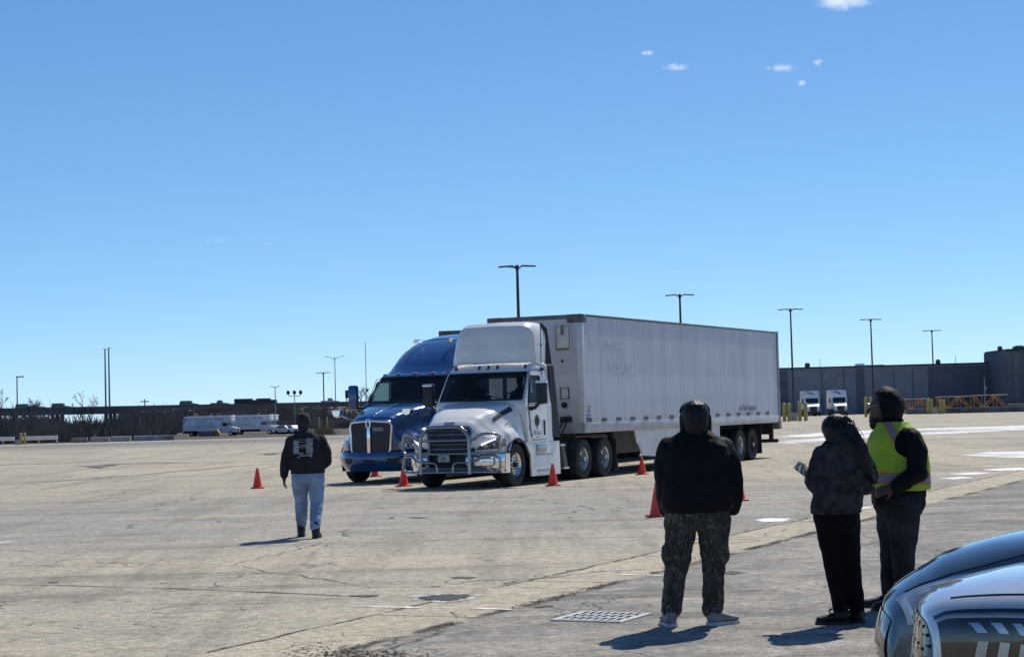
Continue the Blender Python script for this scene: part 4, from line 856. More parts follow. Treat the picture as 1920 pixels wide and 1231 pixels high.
def head(mb, c, face, r=.1, nose=True):
    """face: direction the head looks"""
    c = Vector(c); f = Vector(face).normalized(); up = Vector((0, 0, 1)); f = (f-up*f.dot(up)).normalized(); sd = f.cross(up)
    rot = Matrix((sd, f, up)).transposed(); k = r/.1
    mb.ball(c+up*.02*k-f*.01*k, (.078*k, .098*k, .105*k), 20, rot); mb.ball(c+f*.025*k-up*.055*k, (.058*k, .07*k, .065*k), 16, rot)
    if nose:
        mb.caps([c+f*.092*k+up*.01*k, c+f*.112*k-up*.022*k], [.009*k, .015*k], 8); mb.ball(c+f*.09*k-up*.058*k, (.024*k, .014*k, .011*k), 10, rot); mb.ball(c+f*.078*k-up*.095*k, (.026*k, .022*k, .02*k), 10, rot)
        for s in (-1, 1): mb.ball(c+f*.084*k+up*.03*k+sd*.03*k*s, (.022*k, .012*k, .008*k), 8, rot)
    for s in (-1, 1): mb.ball(c+sd*.08*k*s-up*.005*k-f*.01*k, (.012*k, .022*k, .032*k), 8, rot)
def shoe(name, par, heel, d, mat, solemat, L_=.28, wd=.05, h=.085, shaft=None):
    d = Vector(d).normalized(); h0 = Vector(heel); sd = Vector((-d.y, d.x, 0)); mb = MB(); rot = Matrix((sd, d, Vector((0, 0, 1)))).transposed()
    prof = [(0, .036, h*.95), (.12, .042, h), (.3, .042, h*.98), (.5, .046, h*.75), (.75, .052, h*.55), (.92, .045, h*.45), (1.0, .02, h*.34)]
    mb.loft([[h0+d*(a*L_)+sd*(w_*wd/.05*math.copysign(abs(math.cos(t))**.7, math.cos(t)))+Vector((0, 0, .02+hh*.5+hh*.5*math.sin(t))) for t in [2*math.pi*k/16 for k in range(16)]] for a, w_, hh in prof])
    if shaft: mb.caps([h0+d*.07+Vector((0, 0, .06)), h0+d*.07+Vector((0, 0, shaft))], [.058, .066], 14)
    o = soft(mb, name, mat, par, .008, 3, .003, 25)
    mb = MB(); mb.loft([[h0+d*(a*L_)+sd*(w_*wd/.05*1.06*s_)+Vector((0, 0, z)) for s_, z in ((-1, .001), (1, .001), (1, .026), (-1, .026))] for a, w_ in ((-.03, .025), (.03, .038), (.3, .042), (.55, .046), (.78, .052), (.94, .044), (1.03, .018))]); mb.build('sole', solemat, o, 60); return o
def legs(mb, L, rs): 
    for hip, knee, ank in L: mb.caps([hip, tuple((a+b)/2 for a, b in zip(hip, knee)), knee, tuple((a+b)/2 for a, b in zip(knee, ank)), ank], rs, 14)
# ---- man in black jacket and camouflage trousers
o = empty('person', G(1315, 1171), 0, 'heavy set person from behind in black jacket and camouflage trousers', 'person')
mb = MB(); head(mb, (0, .01, 1.62), (.1, 1, 0), .1); mb.caps([(0, -.01, 1.42), (0, 0, 1.56)], [.07, .065]); secs(mb, [(.85, -.01, 0, .2, .13), (1.1, 0, 0, .22, .14), (1.4, 0, 0, .2, .12), (1.46, 0, 0, .1, .09)])
for s, wx in ((-1, -.25), (1, .27)):
    mb.caps([(s*.2, 0, 1.38), (s*.245, .0, 1.12), (wx*.96, .1, .93)], [.065, .055, .035]); hand(mb, (wx*.95, .11, .92), (-.12*s, .45, -.8), (-s, 0, 0), .7, 1.0, s)
legs(mb, [((-.12, 0, .86), (-.18, .02, .47), (-.235, 0, .1)), ((.12, 0, .86), (.11, .02, .47), (.09, 0, .1))], [.1, .09, .065, .06, .045]); soft(mb, 'body', SKIN, o, .008, 3)
mb = MB(); secs(mb, [(.885, -.01, .0, .255, .185), (.93, -.005, 0, .285, .2), (1.1, 0, 0, .3, .205), (1.28, 0, -.01, .295, .195), (1.40, 0, -.01, .265, .165), (1.48, 0, -.01, .185, .12), (1.53, 0, -.005, .105, .095), (1.55, 0, 0, .09, .09)], 32, 2.6)
for s, ex, wx in ((-1, -.24, -.245), (1, .285, .29)): mb.caps([(s*.215, -.01, 1.395), (s*.255, -.02, 1.27), (ex, -.03, 1.12), ((ex+wx)/2, .03, 1.0), (wx*.96, .08, .91)], [.085, .09, .088, .08, .07])
soft(mb, 'jacket', BLKJ, o, .012, 5, .012, 6, .005, 2.0, 20)
mb = MB(); mb.tube([(.09*math.cos(a)+.0, .0+.09*math.sin(a), 1.545+.008*math.sin(a*2)) for a in lin(0, 5.98, 20)], .022, 8, closed=True); mb.build('collar', BLKJ, o)
mb = MB(); mb.ball((0, -.005, 1.655), (.115, .125, .10), 20); mb.caps([(0, -.05, 1.66), (0, -.06, 1.55)], [.11, .095], 14)
rnd = random.Random(4); hr0 = soft(mb, 'hair', HAIRM, o, .008, 2, .004, 30); mb = MB()
for k in range(70):
    a = rnd.uniform(math.pi*.85, math.pi*2.15); rr = rnd.uniform(.09, .118); x_, y_ = math.cos(a)*rr, math.sin(a)*rr*.95; z0 = rnd.uniform(1.62, 1.7); mb.caps([(x_*.9, y_*.9, z0), (x_*1.04, y_*1.04, z0-.06), (x_*1.06, y_*1.05, 1.515+rnd.uniform(-.012, .02))], [.011, .012, .008], 6)
for k in range(60):
    a = rnd.uniform(0, 6.28); e0, e1 = rnd.uniform(.1, .5), rnd.uniform(1.0, 1.5); mb.tube([(.119*math.cos(a+.1*i)*math.sin(e), -.005+.129*math.sin(a+.1*i)*math.sin(e), 1.655+.105*math.cos(e)) for i, e in enumerate(lin(e0, e1, 6))], [.006, .009, .01, .01, .009, .006], 6)
mb.build('hair_locks', HAIRM, hr0, 180)
mb = MB(); secs(mb, [(.74, -.01, 0, .2, .15), (.84, -.01, 0, .25, .18), (.93, -.01, 0, .255, .18)], 28, 2.5)
legs(mb, [((-.135, 0, .82), (-.175, .015, .47), (-.232, 0, .13)), ((.125, 0, .82), (.115, .02, .47), (.092, 0, .13))], [.132, .116, .094, .088, .082])
for x_, y_, z_ in ((-.29, 0, .56), (.225, .0, .56)): mb.ball((x_*.86, y_, z_), (.05, .08, .09), 12)
soft(mb, 'trousers', CAMO, o, .012, 4, .012, 8, .008, 5.0, 20)
for hx_, d_, nm in (((-.235, -.09, 0), (-.12, 1, 0), 'shoe'), ((.055, -.06, 0), (.83, .55, 0), 'shoe')): shoe('shoe', o, hx_, d_, SHOEG, SOLEW, .29, .055, .1)
# ---- woman with phone
o = empty('person', G(1582, 1168), 0, 'person with long dark hair holding a phone, grey jacket and black trousers', 'person')
mb = MB(); head(mb, (.0, .02, 1.5), (-.8, .6, 0), .095); mb.caps([(0, 0, 1.33), (0, .01, 1.44)], [.055, .05]); secs(mb, [(.8, -.03, 0, .15, .12), (1.05, 0, 0, .15, .11), (1.3, 0, 0, .16, .1), (1.36, 0, 0, .08, .07)])
mb.caps([(-.14, .02, 1.3), (-.185, .04, 1.09), (-.195, .19, 1.12)], [.05, .042, .03]); hand(mb, (-.195, .19, 1.125), (-.45, .35, .55), (.5, .1, .6), .9, .92, 1)
mb.caps([(.16, .02, 1.3), (.2, .06, 1.06), (.0, .26, 1.08)], [.05, .042, .03]); hand(mb, (0, .26, 1.08), (-1, .1, .1), (0, -.3, 1), .8, .92, -1)
legs(mb, [((-.1, 0, .82), (-.065, .02, .45), (-.02, 0, .09)), ((.07, .02, .82), (.078, .03, .45), (.115, .04, .09))], [.085, .075, .055, .05, .038]); soft(mb, 'body', SKIN2, o, .007, 3)
mb = MB(); secs(mb, [(.855, -.03, 0, .185, .15), (.9, -.025, 0, .2, .165), (1.0, -.01, -.01, .198, .165), (1.18, .005, -.015, .2, .165), (1.3, .0, -.01, .182, .145), (1.38, -.01, -.0, .13, .11), (1.42, -.01, 0, .075, .08)], 30, 2.3)
mb.caps([(-.135, .01, 1.315), (-.17, .01, 1.2), (-.19, .03, 1.085), (-.195, .12, 1.10), (-.195, .17, 1.12)], [.07, .07, .066, .058, .046])
mb.caps([(.145, .01, 1.315), (.195, .02, 1.18), (.215, .05, 1.05), (.1, .2, 1.05), (.02, .25, 1.08)], [.075, .075, .07, .06, .048])
mb.ball((.0, -.1, 1.34), (.13, .075, .09), 16)
soft(mb, 'jacket', MELANGE, o, .011, 4, .011, 7, .007, 9.0, 20)
mb = MB(); mb.tube([(-.03+.182*math.cos(a), .148*math.sin(a), .87) for a in lin(0, 6.1, 26)], .018, 8, closed=True); mb.build('hem_band', MELANGE, o)
mb = MB(); mb.ball((.0, .01, 1.515), (.122, .13, .115), 20); mb.caps([(.0, -.03, 1.48), (.03, -.06, 1.41), (.085, -.08, 1.34), (.15, -.1, 1.25), (.215, -.1, 1.17), (.26, -.085, 1.09)], [.112, .098, .08, .062, .042, .016], 14)
mb.caps([(.06, 0, 1.46), (.12, -.03, 1.35), (.2, -.05, 1.23), (.255, -.05, 1.12)], [.08, .055, .04, .016], 12)
rnd = random.Random(6)
for k in range(40):
    t0 = Vector((rnd.uniform(-.07, .1), rnd.uniform(-.11, -.02), rnd.uniform(1.42, 1.55))); e = Vector((0, -.1, 0))+Vector((.12, 0, 1.28)).lerp(Vector((.26, .02, 1.08)), rnd.random())+Vector((rnd.uniform(-.03, .03), rnd.uniform(-.04, .03), 0)); m_ = t0.lerp(e, .5)+Vector((rnd.uniform(.0, .05), -.035, .03)); mb.caps([t0, m_, e], [.02, .02, .012], 6)
hr = soft(mb, 'hair', HAIRM, o, .009, 9, .004, 10, .0, 3.0, 50)
mb = MB()
for k in range(26):
    p = Vector((rnd.uniform(.08, .13), rnd.uniform(-.08, .05), rnd.uniform(1.4, 1.6))); pts = [p]
    for q in range(5): p = p+Vector((rnd.uniform(.0, .035), rnd.uniform(-.02, .02), -rnd.uniform(.02, .06))); pts.append(p)
    mb.tube(pts, [.003, .003, .0028, .0025, .002, .0015], 4)
for k in range(3):
    p = Vector((rnd.uniform(-.03, .07), rnd.uniform(-.05, .05), 1.63)); mb.tube([p, p+Vector((rnd.uniform(-.02, .03), 0, .025)), p+Vector((rnd.uniform(0, .06), 0, .03))], .0022, 4)
mb.build('stray_hair', HAIRM, hr)
mb = MB()
for k in range(190):
    a = rnd.uniform(-2.7, .5); e0 = rnd.uniform(.6, 1.3); p = Vector((.0+.125*math.cos(a)*math.sin(e0), .01+.133*math.sin(a)*math.sin(e0), 1.515+.118*math.cos(e0))); q = Vector((.13*math.cos(a)+.02, .01+.136*math.sin(a), 1.48)); f = rnd.random(); r_ = Vector((.07+.09*f+rnd.uniform(-.02, .03), -.13-.04*rnd.random(), 1.35-.05*f)); e = Vector((.13+.13*f+rnd.uniform(-.02, .02), -.14+.05*rnd.random(), 1.25-.16*f-rnd.uniform(0, .03)))
    if a > -.4: r_ = Vector((.16+.05*f, -.03*f, 1.35)); e = Vector((.25+.05*f, -.06, 1.14+rnd.uniform(-.04, .06)))
    pts = []
    for i in range(9):
        t = i/8; u = 1-t; pts.append(p*u**3+q*3*u*u*t+r_*3*u*t*t+e*t**3+Vector((rnd.uniform(-.004, .004), rnd.uniform(-.004, .004), 0)))
    mb.tube(pts, [.005]*7+[.004, .002], 4)
mb.build('hair_strands', HAIRM, hr)
mb = MB(); secs(mb, [(.72, -.02, .01, .15, .12), (.8, -.025, .01, .18, .145), (.9, -.03, 0, .18, .14)], 26, 2.4)
legs(mb, [((-.1, .0, .8), (-.062, .015, .45), (-.018, 0, .1)), ((.06, .02, .8), (.078, .03, .45), (.115, .04, .1))], [.102, .092, .074, .067, .06])
soft(mb, 'trousers', BLKP, o, .011, 4, .007, 9, .004, 3.0, 24)
shoe('shoe', o, (.045, -.03, 0), (-1, .12, 0), SHOEB, SHOEB, .26, .048, .09); shoe('shoe', o, (.155, .0, 0), (-.75, .66, 0), SHOEB, SHOEB, .25, .048, .09)
mb = MB()
for bx_, bz in ((-.09, .1), (.02, .12)):
    for s in (-1, 1): mb.tube([(bx_+.012*math.cos(a)*2, -.035+.02*s+.0*a, bz+.02*math.sin(a)) for a in lin(0, 5.5, 10)], .004, 5)
mb.build('laces', SHOEB, o)
ph = empty('phone', o.location+Vector((-.245, .205, 1.195)), 0, 'black phone with lit screen in the hand of the long haired person', 'phone'); rt = Matrix.Rotation(R(-42), 3, 'Y') @ Matrix.Rotation(R(-28), 3, 'X')
ph.rotation_euler = (R(62), R(0), R(12)); ph.rotation_euler = (Matrix.Rotation(R(-48), 3, 'Y') @ Matrix.Rotation(R(48), 3, 'X')).to_euler()
mb = MB(); mb.box((0, 0, 0), (.076, .156, .009), None, .004); mb.build('case', BLACKP, ph); SCR = bpy.data.materials.new('phone_screen'); SCR.use_nodes = True; x = NX(SCR); b = SCR.node_tree.nodes['Principled BSDF']
tc = x.n('ShaderNodeTexCoord'); c = x.mix(x.ss(x.noise(tc.outputs['Object'], 38, 3), .42, .58), (.03, .04, .05), (.42, .46, .47)); x.L(c, b.inputs['Base Color']); x.L(c, b.inputs['Emission Color']); b.inputs['Emission Strength'].default_value = .25; b.inputs['Roughness'].default_value = .08
mb = MB(); mb.box((0, 0, .0047), (.068, .146, .001)); mb.build('screen', SCR, ph)
# ---- man in high visibility vest
o = empty('person', G(1674, 1140), 0, 'hooded bearded person in lime reflective vest, facing left', 'person'); FC = (-.93, .25, 0)
hc = Vector((-.025, .0, 1.655))
mb = MB(); head(mb, hc, FC, .112); mb.caps([(.03, 0, 1.46), (.0, 0, 1.58)], [.08, .075]); secs(mb, [(.85, .09, 0, .17, .15), (1.1, .085, 0, .19, .16), (1.4, .07, 0, .16, .15), (1.5, .05, 0, .1, .1)])
mb.caps([(.19, -.19, 1.4), (.19, -.26, 1.13), (-.015, -.25, 1.01)], [.065, .055, .036]); hand(mb, (-.01, -.25, 1.01), (-1, .1, -.28), (.1, .9, -.3), .6, 1.08, -1)
mb.caps([(-.03, .2, 1.4), (-.09, .26, 1.13), (-.13, .02, 1.0)], [.065, .055, .036]); hand(mb, (-.13, .02, 1.0), (-.3, -1, -.1), (.7, -.1, 0), .6, 1.05, -1)
legs(mb, [((.1, -.1, .86), (.075, -.09, .48), (.075, -.05, .1)), ((.06, .1, .86), (.03, .12, .48), (.0, .12, .1))], [.11, .095, .07, .06, .045]); soft(mb, 'body', SKIN, o, .008, 3)
mb = MB()
for s in (-1, 1): mb.ball(hc+Vector((-.097, .027, .022))+Vector((.25, .93, 0)).normalized()*.03*s, .0125, 10)
mb.build('eyes', M('eye', (.35, .33, .3), .2), o)
mb = MB(); fd = Vector(FC).normalized(); mb.ball(hc+fd*.05-Vector((0, 0, .095)), (.066, .066, .05), 14); mb.ball(hc+fd*.075-Vector((0, 0, .135)), (.04, .04, .04), 12); soft(mb, 'beard', HAIRM, o, .008, 2, .006, 40)
mb = MB(); gl = hc+fd*.112+Vector((0, 0, .028)); sdv = Vector((-fd.y, fd.x, 0))
for s in (-1, 1): mb.tube([gl+sdv*(.034*s+.027*math.cos(a))+Vector((0, 0, .02*math.sin(a))) for a in lin(0, 5.9, 14)], .0025, 5, closed=True); mb.tube([gl+sdv*.06*s, hc+fd*.0+sdv*.095*s+Vector((0, 0, .03))], .003, 5)
mb.build('glasses', STEEL, o)
mb = MB()
def hoodf(u, v):
    th = u*math.pi; a = v; r = Vector((math.sin(th)*math.cos(a), math.sin(th)*math.sin(a), math.cos(th))); return Vector((hc.x+.038+r.x*.128, hc.y-.004+r.y*.125, hc.z+.02+r.z*.145))
fa = math.atan2(FC[1], FC[0])
mb.grid(hoodf, lin(0.001, .93, 26), lin(fa-math.pi, fa+math.pi, 49), lambda u, v: abs(v-fa) < 1.18-.7*max(0, .5-u) and u > .25)
o2 = mb.build('hood', BLKJ, o, 180, weld=.0005); bake(o2, [('SOLIDIFY', dict(thickness=.016, offset=1)), ('SUBSURF', dict(levels=1, render_levels=1))]); wob(o2, .012, 9, 3, .004, 26); o2.data.shade_smooth()
TS = [(.9, .085, 0, .215, .185), (1.0, .088, 0, .228, .2), (1.12, .085, 0, .235, .205), (1.25, .078, 0, .225, .2), (1.38, .072, 0, .205, .195), (1.46, .062, 0, .165, .17), (1.53, .045, 0, .11, .12), (1.58, .03, 0, .095, .1)]
mb = MB(); secs(mb, TS, 32, 2.3); mb.caps([(.165, -.17, 1.41), (.2, -.215, 1.29), (.195, -.25, 1.13), (.09, -.262, 1.06), (.005, -.255, 1.015)], [.09, .095, .088, .075, .055]); mb.caps([(-.02, .18, 1.41), (-.06, .24, 1.27), (-.09, .26, 1.13), (-.115, .15, 1.05), (-.13, .05, 1.0)], [.09, .092, .088, .07, .055])
mb.caps([(.03, 0, 1.5), (.02, 0, 1.57)], [.11, .10]); soft(mb, 'hoodie', BLKJ, o, .012, 4, .009, 7, .005, 4.0, 22)
def vest_material():
    m = M('lime_vest', (.30, .46, .022), .7, nscale=5, namt=.12, bump=.2, bscale=14); x = NX(m); b = m.node_tree.nodes['Principled BSDF']; src = b.inputs['Base Color'].links[0].from_socket
    tc = x.n('ShaderNodeTexCoord'); sep = x.n('ShaderNodeSeparateXYZ'); x.L(tc.outputs['Object'], sep.inputs[0]); z = x.m('ADD', sep.outputs[2], x.m('MULTIPLY', sep.outputs[0], .06))
    rng = lambda a, b_: x.m('MULTIPLY', x.ss(z, a-.002, a+.002), x.ss(z, b_+.002, b_-.002))
    c = x.mix(rng(1.035, 1.135), src, (.62, .16, .03)); c = x.mix(rng(1.05, 1.12), c, (.22, .21, .22))
    # vertical shoulder band on the near chest
    d = x.m('ADD', sep.outputs[0], x.m('MULTIPLY', x.m('SUBTRACT', sep.outputs[2], 1.4), .35)); bd = lambda w_: x.m('MULTIPLY', x.ss(x.m('ABSOLUTE', x.m('SUBTRACT', d, .035)), w_+.002, w_-.002), x.ss(sep.outputs[2], 1.365, 1.37))
    c = x.mix(bd(.04), c, (.62, .16, .03)); c = x.mix(bd(.027), c, (.2, .18, .19)); x.L(c, b.inputs['Base Color']); return m
mb = MB(); ss_ = [(z, cx, cy, hw+.02, hd+.02) for z, cx, cy, hw, hd in TS if .95 < z < 1.6]
def vest_at(z):
    t = [(a[0],)+tuple(a[1:]) for a in TS]; cx, cy, hw, hd = z_lerp(t, z); return cx, cy, hw+.024, hd+.024
def vf(z, a):
    cx, cy, hw, hd = vest_at(z); c, s_ = math.cos(a), math.sin(a); p = 2/2.3; return Vector((cx+hw*math.copysign(abs(c)**p, c), cy+hd*math.copysign(abs(s_)**p, s_), z))
def vskip(z, a):
    # open front at the wearer's front (towards -x, slightly away), armholes on both sides
    aa = (a-2.85+math.pi) % (2*math.pi)-math.pi
    if abs(aa) < .1+.5*max(0, z-1.22)/.3: return True
    for ac in (-1.22, 2.2):
        da = (a-ac+math.pi) % (2*math.pi)-math.pi
        if ((da*.2)/.105)**2+((z-1.36)/.125)**2 < 1: return True
    return False
mb.grid(vf, lin(.975, 1.545, 50), lin(-math.pi, math.pi, 150), vskip); vt = mb.build('safety_vest', vest_material(), o, 180, weld=.0005); bake(vt, [('SMOOTH', dict(factor=.5, iterations=3)), ('SOLIDIFY', dict(thickness=.006, offset=1))]); wob(vt, .008, 8, 7, .003, 24); vt.data.shade_smooth()
mb = MB(); mb.grid(lambda a, z: vf(z, a)-Vector((math.cos(a), math.sin(a), 0))*.016, lin(2.55, 3.15, 8), lin(1.28, 1.47, 8)); mb.build('printed_shirt', M('shirt_print', (.05, .055, .06), .8, nscale=22, col2=(.45, .5, .55), lo=.48, hi=.54), o)
mb = MB(); mb.tube([vf(z, 2.42-.4*max(0, z-1.22)/.3)+Vector((-.012, -.006, 0)) for z in lin(1.0, 1.5, 10)], .009, 6); mb.build('vest_edge', M('vest_trim', (.02, .02, .02), .7), o)
mb = MB(); secs(mb, [(.74, .075, 0, .16, .16), (.85, .085, 0, .215, .19), (.95, .088, 0, .22, .19)], 28, 2.3)
legs(mb, [((.105, -.095, .84), (.085, -.09, .48), (.085, -.05, .12)), ((.06, .1, .84), (.035, .12, .48), (.01, .12, .12))], [.148, .132, .1, .092, .082]); soft(mb, 'trousers', DENIM, o, .012, 4, .01, 7, .006, 8.0, 22)
mb = MB(); mb.bx(-.15, -.06, -.2, .0, .86, .99, .02); mb.build('pouch', BLKJ, o)
shoe('shoe', o, (.11, -.07, 0), (-1, -.1, 0), SHOEB, SHOEB, .3, .055, .1); shoe('shoe', o, (.08, .12, 0), (-1, .15, 0), SHOEB, SHOEB, .3, .055, .1)
# ---- man walking away
o = empty('person', G(580, 1007), 0, 'person walking away in dark hoodie with pale back print and light jeans', 'person')
mb = MB(); head(mb, (-.05, .01, 1.665), (-.1, 1, 0), .1); mb.caps([(-.03, 0, 1.45), (-.045, 0, 1.6)], [.065, .06]); secs(mb, [(.88, 0, 0, .17, .12), (1.1, 0, 0, .2, .13), (1.4, -.02, 0, .19, .12), (1.48, -.03, 0, .09, .08)])
mb.caps([(-.22, 0, 1.38), (-.32, .0, 1.08), (-.345, .02, .86)], [.06, .05, .035]); hand(mb, (-.345, .02, .87), (-.0, .12, -1), (1, -.2, 0), .45, 1.05, -1)
mb.caps([(.19, 0, 1.38), (.27, .03, 1.08), (.17, .22, .98)], [.06, .05, .035]); hand(mb, (.17, .22, .98), (-.6, .5, -.4), (0, -.5, 0), .6, 1.05, 1)
legs(mb, [((-.11, 0, .86), (-.12, .14, .5), (-.13, .2, .12)), ((.11, 0, .86), (.115, -.01, .49), (.11, -.22, .1))], [.1, .09, .065, .055, .045]); soft(mb, 'body', SKIN, o, .008, 3)
JS = [(.915, 0, 0, .225, .16), (.95, 0, 0, .245, .175), (1.1, -.005, -.01, .25, .18), (1.28, -.01, -.015, .255, .175), (1.40, -.02, -.01, .235, .145), (1.48, -.03, -.005, .155, .11), (1.53, -.04, 0, .09, .085)]
mb = MB(); secs(mb, JS, 30, 2.5); mb.caps([(-.22, -.01, 1.385), (-.28, -.01, 1.22), (-.325, 0, 1.07), (-.345, .02, .9)], [.085, .085, .075, .058]); mb.caps([(.19, -.01, 1.385), (.25, -.01, 1.23), (.275, .02, 1.08), (.18, .19, .99)], [.085, .085, .078, .06])
mb.ball((-.04, -.07, 1.47), (.11, .07, .06), 14); jk = soft(mb, 'hoodie', CHARC, o, .012, 4, .011, 7, .005, 6.0, 20)
def back(x_, z): cx, cy, hw, hd = z_lerp(JS, z); q = min(.98, abs((x_-cx)/hw)); return Vector((x_, cy-hd*(1-q**2.5)**(1/2.5)-.022, z))
PR = M('back_print', (.24, .25, .26), .8, nscale=26, namt=.35); 
def bp_(x0, x1, z0, z1, dz=0.0, off=0.0):
    mb.grid(lambda u, v: back(x0+(x1-x0)*u, z0+(z1-z0)*v+dz*u)-Vector((0, off, 0)), lin(0, 1, 5), lin(0, 1, 5))
mb = MB(); bp_(-.18, -.10, 1.20, 1.395); bp_(.005, .10, 1.205, 1.415); bp_(-.10, .005, 1.395, 1.405); bp_(-.10, .005, 1.31, 1.325); bp_(-.10, .005, 1.285, 1.295); bp_(-.1, .005, 1.36, 1.368); bp_(-.09, .08, 1.165, 1.19); bp_(-.12, -.09, 1.14, 1.165); bp_(.07, .09, 1.145, 1.2); bp_(-.1, -.03, 1.2, 1.215); q = mb.build('back_print', PR, jk, 180)
mb = MB(); secs(mb, [(.78, 0, 0, .18, .15), (.86, 0, 0, .235, .17), (.945, 0, 0, .235, .165)], 28, 2.4)
legs(mb, [((-.12, 0, .84), (-.118, .14, .5), (-.13, .2, .2)), ((.115, 0, .84), (.118, -.01, .49), (.112, -.22, .17))], [.128, .115, .095, .088, .075]); mb.ball((-.105, -.09, .83), (.11, .1, .1), 14); mb.ball((.105, -.09, .83), (.11, .1, .1), 14); tr_ = soft(mb, 'trousers', JEANS, o, .012, 3, .009, 8, .006, 3.0, 24)
mb = MB(); mb.tube([(.238*math.cos(a), .175*math.sin(a), .925) for a in lin(0, 6.1, 26)], .014, 6, closed=True); mb.build('belt', SHOEB, tr_)
mb = MB(); secs(mb, [(1.62, -.05, -.0, .098, .118), (1.66, -.05, 0, .103, .122), (1.72, -.05, 0, .097, .115), (1.765, -.05, 0, .07, .085), (1.785, -.05, 0, .03, .035)], 24, 2.1); mb.caps([(-.05, -.03, 1.64), (-.05, -.035, 1.56)], [.085, .078]); soft(mb, 'beanie', M('beanie', (.02, .02, .023), .95, nscale=60, namt=.4, bump=.3, bscale=70), o, .008, 3, .003, 20)
shoe('boot', o, (-.13, .13, .0), (-.1, 1, 0), SHOEB, SHOEB, .29, .055, .1, .2); shoe('boot', o, (.112, -.29, .0), (.08, 1, 0), SHOEB, SHOEB, .29, .055, .1, .19)
# ================================================================ background: highway, brush, lamps
BRUSHM = M('bare_brush', (.14, .122, .112), .95, nscale=.08, namt=.45, detail=3)  # lightened so the colour carries the haze of distance
GRASSM = M('dry_slope', (.17, .14, .115), .95, nscale=.1, namt=.4, bump=.3, bscale=2)  # slope colour lifted as well, in place of hazy air
HD = 470.0
def hz(px): return at(px, 765-px*.0195, HD).z
def hx(px): return far(px, HD).x
mb = MB()
rows = []
for px in lin(225, 1100, 60):
    x_ = hx(px); b0 = -1.3
    k = sstep(222, 285, px); zt = b0+(hz(px)-.9-b0)*(.12+.88*k)
    rows.append([Vector((x_, HD-60, b0)), Vector((x_, HD-42, b0+.5)), Vector((x_, HD-12, b0+(zt-b0)*(.55+.35*k))), Vector((x_, HD-3, zt)), Vector((x_, HD+14, zt)), Vector((x_, HD+40, b0))])
mb.loft(rows, closed=False); tag(mb.build('embankment', GRASSM, smooth=180), kind='structure')
br = empty('overpass_bridge', (hx(120), HD, 0), 0, 'long dark highway overpass with solid concrete barrier beyond the brush', 'overpass')
def loc(o, v): return Vector(v)-o.location
DECK = M('bridge_concrete', (.11, .115, .12), .9, nscale=.4, namt=.25)
def strip3(x0, z0, x1, z1, y0, y1, h):
    return [[Vector((x0, y0, z0-h)), Vector((x0, y1, z0-h)), Vector((x0, y1, z0)), Vector((x0, y0, z0))], [Vector((x1, y0, z1-h)), Vector((x1, y1, z1-h)), Vector((x1, y1, z1)), Vector((x1, y0, z1))]]
def bloft(name, x0, z0, x1, z1, y0, y1, h, mat, par):
    mb = MB(); mb.loft([[p-par.location for p in r] for r in strip3(x0, z0, x1, z1, y0, y1, h)]); return mb.build(name, mat, par)
xa, xb = hx(-300), hx(1100); za, zb = hz(-300), hz(1100)
bloft('deck', xa, za-.85, hx(260), hz(260)-.85, HD, HD+14, 1.1, DECK, br)
bloft('barrier', xa, za, xb, zb, HD-.35, HD-.1, .85, M('barrier_concrete', (.11, .115, .12), .9, nscale=.5, namt=.2), br)
bloft('road_surface', hx(200), hz(200)-.84, xb, zb-.84, HD, HD+13, .05, M('highway_asphalt', (.07, .07, .07), .9), br)
for px in (95, 196): 
    for yy in (2, 7, 12): mb = MB(); p = Vector((hx(px), HD+yy, 0))-br.location; mb.cyl(p+Vector((0, 0, -2)), p+Vector((0, 0, hz(px)-1.9)), .5); mb.build('pier', DECK, br)
# brush thickets (a mass)
def brush(name, gen, n, seed, hmin, hmax, mat):
    rnd = random.Random(seed); mb = MB()
    for k in range(n):
        p = gen(rnd); h = rnd.uniform(hmin, hmax)*(1.45 if seed == 3 and (p.x/p.y < -.252 or p.x/p.y > -.218) else 1.05)*(.75+.5*noise.noise(Vector((p.x*.06, p.y*.06, seed)))); 
        for q in range(6):
            a = rnd.uniform(0, 6.28); l = rnd.uniform(.15, .55); t = p+Vector((math.cos(a)*l*h*1.1, math.sin(a)*l*h*.4, h*rnd.uniform(.6, 1.0)))
            wv = Vector((rnd.uniform(.03, .11), 0, 0)); m_ = p.lerp(t, .55)+Vector((rnd.uniform(-.2, .2), 0, rnd.uniform(0, .2)))
            mb.mi = 0 if rnd.random() < .7 else 1
            mb.poly([p-wv, p+wv, m_+wv*.8, m_-wv*.8]); mb.poly([m_-wv*.9, m_+wv*.9, t])
            s2 = m_+Vector((rnd.uniform(-.9, .9), 0, rnd.uniform(.3, .9))); mb.poly([m_-wv*.4, m_+wv*.4, s2])
    return tag(mb.build(name, [BRUSHM, mat], smooth=None), kind='stuff')
BR2 = M('brown_brush', (.19, .155, .13), .95, nscale=.1, namt=.35)  # brown made paler, distance haze included in the tone
def g1(r):
    x_ = r.uniform(-40, 326); d = r.uniform(225, 400); p = far(x_, d); return p
brush('brush_thicket', g1, 4200, 3, 2.0, 4.4, BR2)
def g2(r):
    px = r.uniform(225, 740); t = r.random(); y = HD-50+46*t; x_ = far(px, y).x; z = -1.2+(hz(px)+.2)*sstep(0, 1, t)*.86; return Vector((x_, y, z))
brush('slope_brush', g2, 4800, 4, 1.2, 2.6, BR2)
